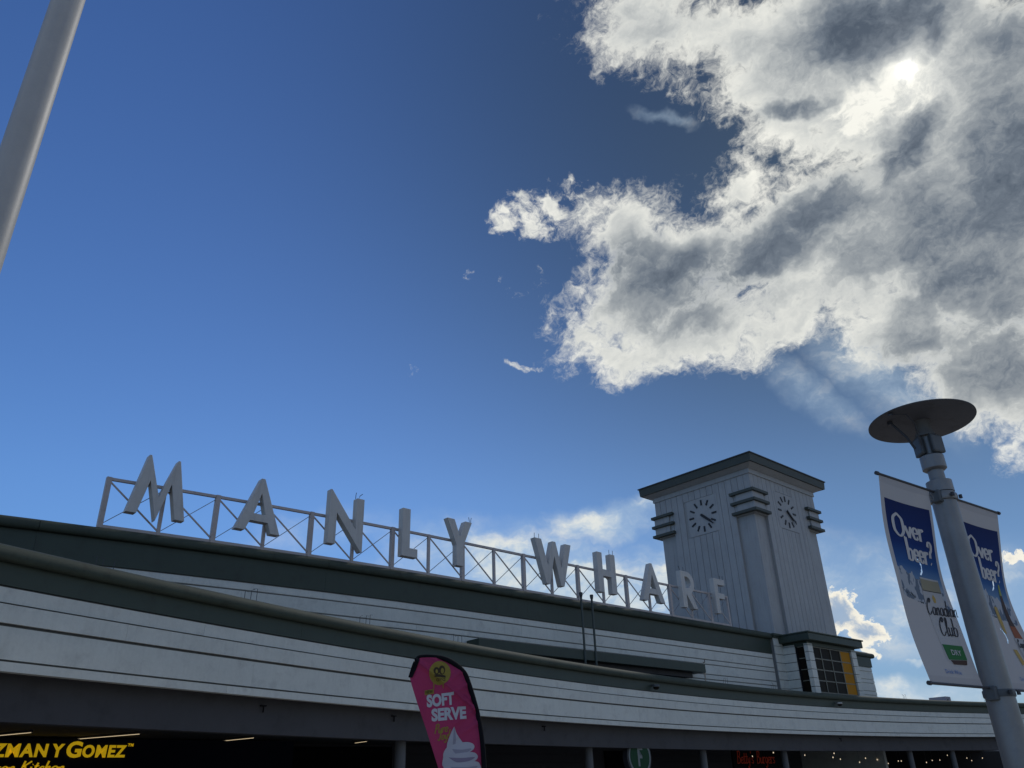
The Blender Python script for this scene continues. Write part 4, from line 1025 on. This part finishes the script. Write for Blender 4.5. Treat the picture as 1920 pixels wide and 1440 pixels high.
def banner(s0, label, right):
    base = Vector(LP) + bd * (s0 + BW / 2) + Vector((0, 0, BT - BH))
    t = root('banner', tuple(base), label, 'banner', 'banners hanging from the street lamp', world=True, rz=0)
    bulge = 0.075 if not right else 0.085
    def surf(x, d, lift):
        k = d / BH
        w = bulge * math.sin(math.pi * min(max(k, 0), 1)) + 0.012 * math.sin(9 * k + 5 * x) * math.sin(math.pi * k)
        if right: w += 0.03 * math.sin(math.pi * k) * x / BW
        sag = 0.012 * math.sin(math.pi * x / BW) * (1 - k)
        p = Vector(LP) + bd * (s0 + x) + Vector((0, 0, BT - d - sag)) - bn * (w - lift)
        return p - base
    slits = ((0.40, 0.72), (0.44, 1.24)) if not right else ((0.43, 0.70), (0.34, 1.19))
    NX, NY = 66, 138
    vs = [tuple(surf(BW * i / NX, BH * j / NY, 0)) for j in range(NY + 1) for i in range(NX + 1)]; fs = []
    def holed(x, d):
        for a, b in slits:      # crescent wind slits
            dx, dy = x - a, d - b
            if dx > -0.004 and dx * dx + dy * dy < 0.066 ** 2 and (dx + 0.024) ** 2 + dy * dy > 0.069 ** 2: return True
        return False
    for j in range(NY):
        for i in range(NX):
            if not holed(BW * (i + .5) / NX, BH * (j + .5) / NY):
                a = j * (NX + 1) + i; fs.append((a, a + 1, a + NX + 2, a + NX + 1))
    me = bpy.data.meshes.new('cloth'); me.from_pydata(vs, [], fs); ul = me.uv_layers.new(name='UVMap')
    for l in me.loops:
        j, i = divmod(l.vertex_index, NX + 1); ul.data[l.index].uv = (BW * i / NX, BH * j / NY)
    me.materials.append(CLOTH); me.shade_smooth()
    o = bpy.data.objects.new('cloth', me); C.objects.link(o); o.parent = t
    fl = lambda shape: ([(x, -y) for x, y in shape[0]], shape[1])      # prints are drawn with y up, the cloth counts down
    sf = lambda x, y, l: surf(x, -y, l)
    def pr(shape, name, m, lift=0.004, ml=0.05, lab=None): print_on(sf, shape, name, m, t, lift, ml, lab)
    pr(pen_word('Over', 0.125, -0.485, 0.19, 0.042, 0.014, wx=1.14, track=0.03), 'lettering', PW, lab='Over')
    pr(pen_word('beer?', 0.255, -0.675, 0.19, 0.042, 0.014, wx=1.02, track=0.03), 'lettering', PW, lab='beer?')
    if not right:
        pr(poly2([(0.385, -0.80), (0.70, -0.80), (0.70, -1.47), (0.66, -1.49), (0.43, -1.49), (0.385, -1.47)]), 'can_shape', PCan, 0.002)
        pr(poly2([(0.39, -0.815), (0.695, -0.815), (0.695, -0.905), (0.39, -0.905)]), 'can_band', PGd, 0.004)
        pr(poly2([(0.39, -0.906), (0.695, -0.906), (0.695, -0.911), (0.39, -0.911)]), 'can_line', PK, 0.004)
        pr(poly2([(0.52, -0.96), (0.545, -0.93), (0.57, -0.96), (0.56, -1.0), (0.53, -1.0)]), 'can_crest', PGl, 0.004)
        pr(pen_word('Canadian', 0.365, -1.105, 0.135, 0.014, 0.004, slant=0.28, wx=0.98), 'script', PK, 0.006, lab='Canadian')
        pr(pen_word('Club', 0.45, -1.27, 0.15, 0.015, 0.004, slant=0.28, wx=0.98), 'script', PK, 0.006, lab='Club')
        pr(poly2([(0.40, -1.345), (0.70, -1.345), (0.70, -1.455), (0.41, -1.465)]), 'green_label', PGr, 0.004)
        pr(fit_word('DRY', 0.485, -1.425, 0.15, 0.042, offset=0.01), 'lettering', PW, 0.007, lab='DRY')
        pr(poly2([(0.43, -1.468), (0.69, -1.458), (0.67, -1.495), (0.46, -1.50)]), 'can_foot', PBr, 0.004)
        pr(fit_word('Drink Wise', 0.285, -1.575, 0.24, 0.030), 'small_lettering', PBl, 0.004)
    else:
        pr(poly2([(0.585, -0.70), (0.615, -0.70), (0.628, -0.80), (0.575, -0.80)]), 'bottle_cap', PYe, 0.004)
        pr(poly2([(0.575, -0.80), (0.63, -0.80), (0.645, -1.02), (0.665, -1.08), (0.56, -1.08), (0.57, -1.02)]), 'bottle_neck', PBr, 0.004)
        pr(poly2([(0.56, -1.08), (0.665, -1.08), (0.70, -1.19), (0.55, -1.19)]), 'bottle_shoulder', POr, 0.004)
        pr(poly2([(0.53, -1.19), (0.735, -1.19), (0.735, -1.50), (0.54, -1.50)]), 'bottle_label', PCan, 0.004)
        pr(pen_word('Canadian', 0.54, -1.275, 0.075, 0.012, 0.004, slant=0.28, wx=0.78), 'script', PK, 0.007, lab='Canadian')
        pr(pen_word('Club', 0.58, -1.355, 0.075, 0.012, 0.004, slant=0.28, wx=0.8), 'script', PK, 0.007, lab='Club')
        pr(poly2([(0.55, -1.39), (0.725, -1.39), (0.725, -1.45), (0.55, -1.45)]), 'green_label', PGr, 0.007)
        pr(poly2([(0.55, -1.452), (0.73, -1.452), (0.725, -1.53), (0.56, -1.53)]), 'orange_foot', POr, 0.007)
        pr(poly2([(0.36, -0.92), (0.43, -0.92), (0.445, -1.06), (0.43, -1.16), (0.39, -1.16)]), 'glass_print', PGl, 0.004)
        pr(poly2([(0.40, -1.30), (0.47, -1.30), (0.50, -1.42), (0.43, -1.44)]), 'glass_foot', PGl, 0.004)
        pr(fit_word('Drink Wise', 0.255, -1.575, 0.22, 0.030), 'small_lettering', PBl, 0.004)
    # rods, their dark end caps and the tie ring
    for z, dd in ((BT, 0.0), (BT - BH, BH)):
        inner = s0 + BW + 0.135 if not right else s0 - 0.135
        outer = s0 - 0.025 if not right else s0 + BW + 0.025
        a = Vector(LP) + bd * inner + Vector((0, 0, z)) - base; b = Vector(LP) + bd * outer + Vector((0, 0, z)) - base
        MB().tube([a, b], 0.011, 8).build('rod', DARKSTEEL, t)
        e = (b - a).normalized()
        MB().tube([b - e * 0.02, b + e * 0.012], 0.017, 8).build('rod_end', DARKSTEEL, t)
    c0_ = Vector(LP) + bd * (s0 + (BW + 0.02 if not right else -0.02)) + Vector((0, 0, BT - 0.06)) - base
    MB().tube([c0_ + bd * 0.03 * math.cos(i * math.pi / 6) + Vector((0, 0, 0.03 * math.sin(i * math.pi / 6))) for i in range(13)], 0.004, 5).build('tie_ring', GALV, t)
banner(-1.035, 'white banner with blue top and a printed can, left of the street lamp', False)
banner(0.245, 'white banner with blue top and a printed bottle, right of the street lamp', True)

# ------------------------------------------------------------------ big pale pole close by on the left
PP = (-2.83, 3.5, 0.0)
pole = root('flag_pole', PP, 'thick pale grey pole close by, crossing the upper left corner', 'pole', world=True, rz=0)
MB().lathe([(0.0935, 0.05), (0.0925, 4.0), (0.0905, 9.0), (0.06, 9.05)], 48).build('shaft', POLE, pole, smooth=40)
MB().lathe([(0.20, 0.0), (0.20, 0.03), (0.12, 0.035), (0.11, 0.12)], 32).build('base_plate', GALV, pole, smooth=40)
for a in (45, 135, 225, 315): MB().lathe([(0.02, 0.03), (0.02, 0.065)], 8, (0.16 * math.cos(R(a)), 0.16 * math.sin(R(a)), 0)).build('anchor_bolt', DARKSTEEL, pole)
MB().box(-0.045, 0.045, -0.0975, -0.088, 0.6, 0.95).build('access_hatch', POLE, pole)

# ------------------------------------------------------------------ pink feather flag
FAZ = R(-5)
fe = Vector((math.cos(FAZ), -math.sin(FAZ), 0)); fn = Vector((-math.sin(FAZ), -math.cos(FAZ), 0))      # along the flag; towards the viewer
FO = Vector((-1.0, 10.45, 0.0))
flag = root('feather_flag', (FO.x, FO.y, 0.0), 'pink feather flag with white SOFT SERVE lettering, in front of the canopy', 'flag', world=True, rz=0)
LEFT = [(3.02, -0.318), (2.874, -0.386), (2.77, -0.357), (2.55, -0.28), (2.25, -0.165), (1.84, -0.02), (1.3, 0.12), (0.7, 0.20)]
RIGHT = [(3.095, -0.05), (3.06, 0.03), (3.0, 0.153), (2.898, 0.272), (2.784, 0.325), (2.6, 0.383), (2.41, 0.434), (2.2, 0.47), (2.0, 0.493), (1.8, 0.50), (1.3, 0.515), (0.7, 0.52)]
def lerp_tab(tab, z):
    if z >= tab[0][0]: return tab[0][1]
    for (a, x), (b, y) in zip(tab, tab[1:]):
        if z >= b: return x + (y - x) * (a - z) / (a - b)
    return tab[-1][1]
def fold(x, z):
    xl, xr = lerp_tab(LEFT, z), lerp_tab(RIGHT, z); k = (x - xl) / max(0.05, xr - xl)
    w = 0.05 * math.sin(math.pi * min(max(k, 0), 1)) * 0.8
    d = (x + 0.30) * 0.62 + (z - 3.05) * 0.78         # a long diagonal crease from the top left corner
    w += 0.060 * math.exp(-(d / 0.032) ** 2) * (1 if z > 2.3 else max(0, (z - 1.9) / 0.4))
    for q in range(5):                                # gathers running in from the curved sleeve
        zc = 2.92 - 0.15 * q; dd = (z - zc) + 0.55 * (xr - x)
        w += 0.020 * math.exp(-(dd / 0.024) ** 2) * max(0.0, k - 0.35) * 1.9
    w += 0.006 * math.sin(31 * x + 9 * z) * (1 - k) + 0.012 * math.sin(14 * x - 5 * z)
    return w
def fsurf(x, z, lift):
    p = fe * x + Vector((0, 0, z)) + fn * (fold(x, z) + lift); return p
PINK = mat('pink_flag_cloth', (0.34, 0.036, 0.105), 0.65, 0.08, 2.0, spec=0.2)
ft = PINK.node_tree; trn = ft.nodes.new('ShaderNodeBsdfTranslucent'); trn.inputs[0].default_value = (0.34, 0.036, 0.105, 1); mxs = ft.nodes.new('ShaderNodeMixShader'); mxs.inputs[0].default_value = 0.15
ft.links.new(ft.nodes['Principled BSDF'].outputs[0], mxs.inputs[1]); ft.links.new(trn.outputs[0], mxs.inputs[2]); ft.links.new(mxs.outputs[0], ft.nodes['Material Output'].inputs[0])
NXF, NZF = 44, 150
zt, zb = 3.085, 0.7
vs = []
for j in range(NZF + 1):
    z = zt + (zb - zt) * j / NZF
    xl, xr = lerp_tab(LEFT, z), lerp_tab(RIGHT, z)
    if z > 3.02: xl = -0.318 + (z - 3.02) / 0.065 * 0.06
    for i in range(NXF + 1): vs.append(tuple(fsurf(xl + (xr - xl) * i / NXF, z, 0)))
fs = [(j * (NXF + 1) + i, j * (NXF + 1) + i + 1, (j + 1) * (NXF + 1) + i + 1, (j + 1) * (NXF + 1) + i) for j in range(NZF) for i in range(NXF)]
MB().add(vs, fs).build('cloth', PINK, flag, smooth=80)
slv = [(-0.39, 2.86), (-0.345, 3.0), (-0.30, 3.085), (-0.24, 3.105), (-0.14, 3.103), (0.02, 3.08), (0.16, 3.015), (0.285, 2.905), (0.34, 2.785), (0.40, 2.6), (0.452, 2.41), (0.49, 2.2), (0.512, 2.0), (0.522, 1.8), (0.535, 1.3), (0.54, 0.7)]
sm = smooth(slv, 5)
MB().tube([fsurf(x, z, 0.0) - fn * (fold(x, z) - 0.0) for x, z in sm], [0.012 + 0.018 * min(1, i / 30) for i in range(len(sm))], 8).build('pole_sleeve', BLACKP, flag, smooth=60)
print_on(fsurf, poly2([(-0.395, 2.86), (-0.35, 2.855), (-0.262, 3.06), (-0.30, 3.10)]), 'sleeve_pocket', BLACKP, flag, 0.012, 0.05)
MB().tube([fe * 0.54 + Vector((0, 0, 0.72)), fe * 0.545 + Vector((0, 0, 0.05))], 0.016, 10).build('pole', DARKSTEEL, flag)
MB().bar(fe * 0.2 + Vector((0, 0, 0.02)), fe * 0.9 + Vector((0, 0, 0.02)), 0.04, 0.03).bar(fe * 0.545 + fn * 0.35 + Vector((0, 0, 0.052)), fe * 0.545 - fn * 0.35 + Vector((0, 0, 0.052)), 0.04, 0.03).build('cross_base', DARKSTEEL, flag)
FWH = flat('flag_white_print', (0.46, 0.47, 0.48)); FYE = flat('flag_yellow_print', (0.26, 0.20, 0.035)); FDK = flat('flag_dark_print', (0.045, 0.03, 0.015)); FG1 = flat('swirl_light_print', (0.40, 0.39, 0.42)); FG2 = flat('swirl_mid_print', (0.27, 0.255, 0.30)); FG3 = flat('swirl_dark_print', (0.22, 0.18, 0.24))
def fp(shape, name, m, lift=0.006, lab=None): print_on(fsurf, shape, name, m, flag, lift, 0.03, lab)
fp(fit_word('SOFT', -0.165, 2.506, 0.335, 0.145, 4, offset=0.05), 'lettering', FWH, lab='SOFT')
fp(fit_word('SERVE', -0.105, 2.346, 0.42, 0.145, 3, offset=0.05), 'lettering', FWH, lab='SERVE')
fp(poly2([(-0.195, 2.648), (-0.085, 2.662), (-0.085, 2.715), (-0.195, 2.70)]), 'tag_print', FYE, 0.005)
fp(fit_word('NEW', -0.183, 2.661, 0.088, 0.036, 6, offset=0.02), 'lettering', FDK, 0.008, lab='NEW')
fp(pen_word('Pure', -0.07, 2.21, 0.10, 0.014, 0.009, slant=0.3, wx=0.92, rot=8), 'script', FYE, lab='Pure')
fp(pen_word('Joy!', -0.03, 2.135, 0.10, 0.014, 0.009, slant=0.3, wx=0.92, rot=8), 'script', FYE, lab='Joy!')
# yellow roundel with two dark heads above a word bar, paint running off it
fp(circle2(-0.012, 2.90, 0.132, 0.142), 'roundel', FYE, 0.005)
for x, w, h in ((-0.085, 0.008, 0.06), (0.03, 0.009, 0.05)): fp(poly2([(x - w, 2.83), (x + w, 2.83), (x + w * 0.6, 2.78 - h), (x, 2.765 - h), (x - w * 0.6, 2.78 - h)]), 'paint_drip', FYE, 0.005)
fp(circle2(-0.055, 2.925, 0.036, 0.046, 14), 'head_print', FDK, 0.008); fp(circle2(0.012, 2.935, 0.040, 0.054, 14), 'head_print', FDK, 0.008)
fp(circle2(0.018, 2.925, 0.020, 0.034, 12), 'face_print', FYE, 0.010); fp(circle2(-0.052, 2.918, 0.015, 0.026, 12), 'face_print', FYE, 0.010)
fp(poly2([(-0.085, 2.875), (-0.02, 2.885), (0.055, 2.87), (0.06, 2.845), (-0.08, 2.85)]), 'shoulder_print', FDK, 0.008)
fp(fit_word('GYG', -0.055, 2.80, 0.11, 0.036, 0, offset=0.02), 'lettering', FDK, 0.008)
# the printed swirl: light body, folds in cooler tones
def blob(pts, m, lift): fp(poly2(smooth(pts + [pts[0]], 4)[:-1]), 'swirl_print', m, lift)
blob([(0.165, 2.285), (0.20, 2.20), (0.25, 2.13), (0.285, 2.08), (0.24, 2.03), (0.10, 2.02), (0.08, 2.08), (0.10, 2.15), (0.13, 2.22)], FG1, 0.005)
blob([(0.165, 2.28), (0.185, 2.18), (0.18, 2.08), (0.15, 2.06), (0.155, 2.16)], FG2, 0.007)
blob([(0.08, 2.06), (0.20, 2.10), (0.33, 2.11), (0.40, 2.08), (0.395, 2.03), (0.30, 1.98), (0.16, 1.95), (0.05, 1.94), (0.04, 2.0)], FG1, 0.009)
blob([(0.14, 2.04), (0.26, 2.03), (0.37, 2.04), (0.32, 2.0), (0.20, 1.98)], FG2, 0.011)
blob([(0.04, 1.97), (0.20, 1.99), (0.38, 2.0), (0.445, 1.96), (0.42, 1.91), (0.30, 1.87), (0.12, 1.85), (0.03, 1.86)], FG1, 0.013)
blob([(0.10, 1.95), (0.26, 1.94), (0.41, 1.945), (0.34, 1.905), (0.20, 1.895)], FG3, 0.015)
blob([(0.04, 1.88), (0.22, 1.89), (0.42, 1.90), (0.475, 1.86), (0.47, 1.80), (0.30, 1.74), (0.10, 1.72), (0.05, 1.78)], FG1, 0.017)
blob([(0.12, 1.85), (0.30, 1.84), (0.44, 1.85), (0.38, 1.81), (0.20, 1.80)], FG2, 0.019)
blob([(0.11, 1.73), (0.45, 1.73), (0.36, 1.25), (0.24, 1.25)], FYE, 0.004)
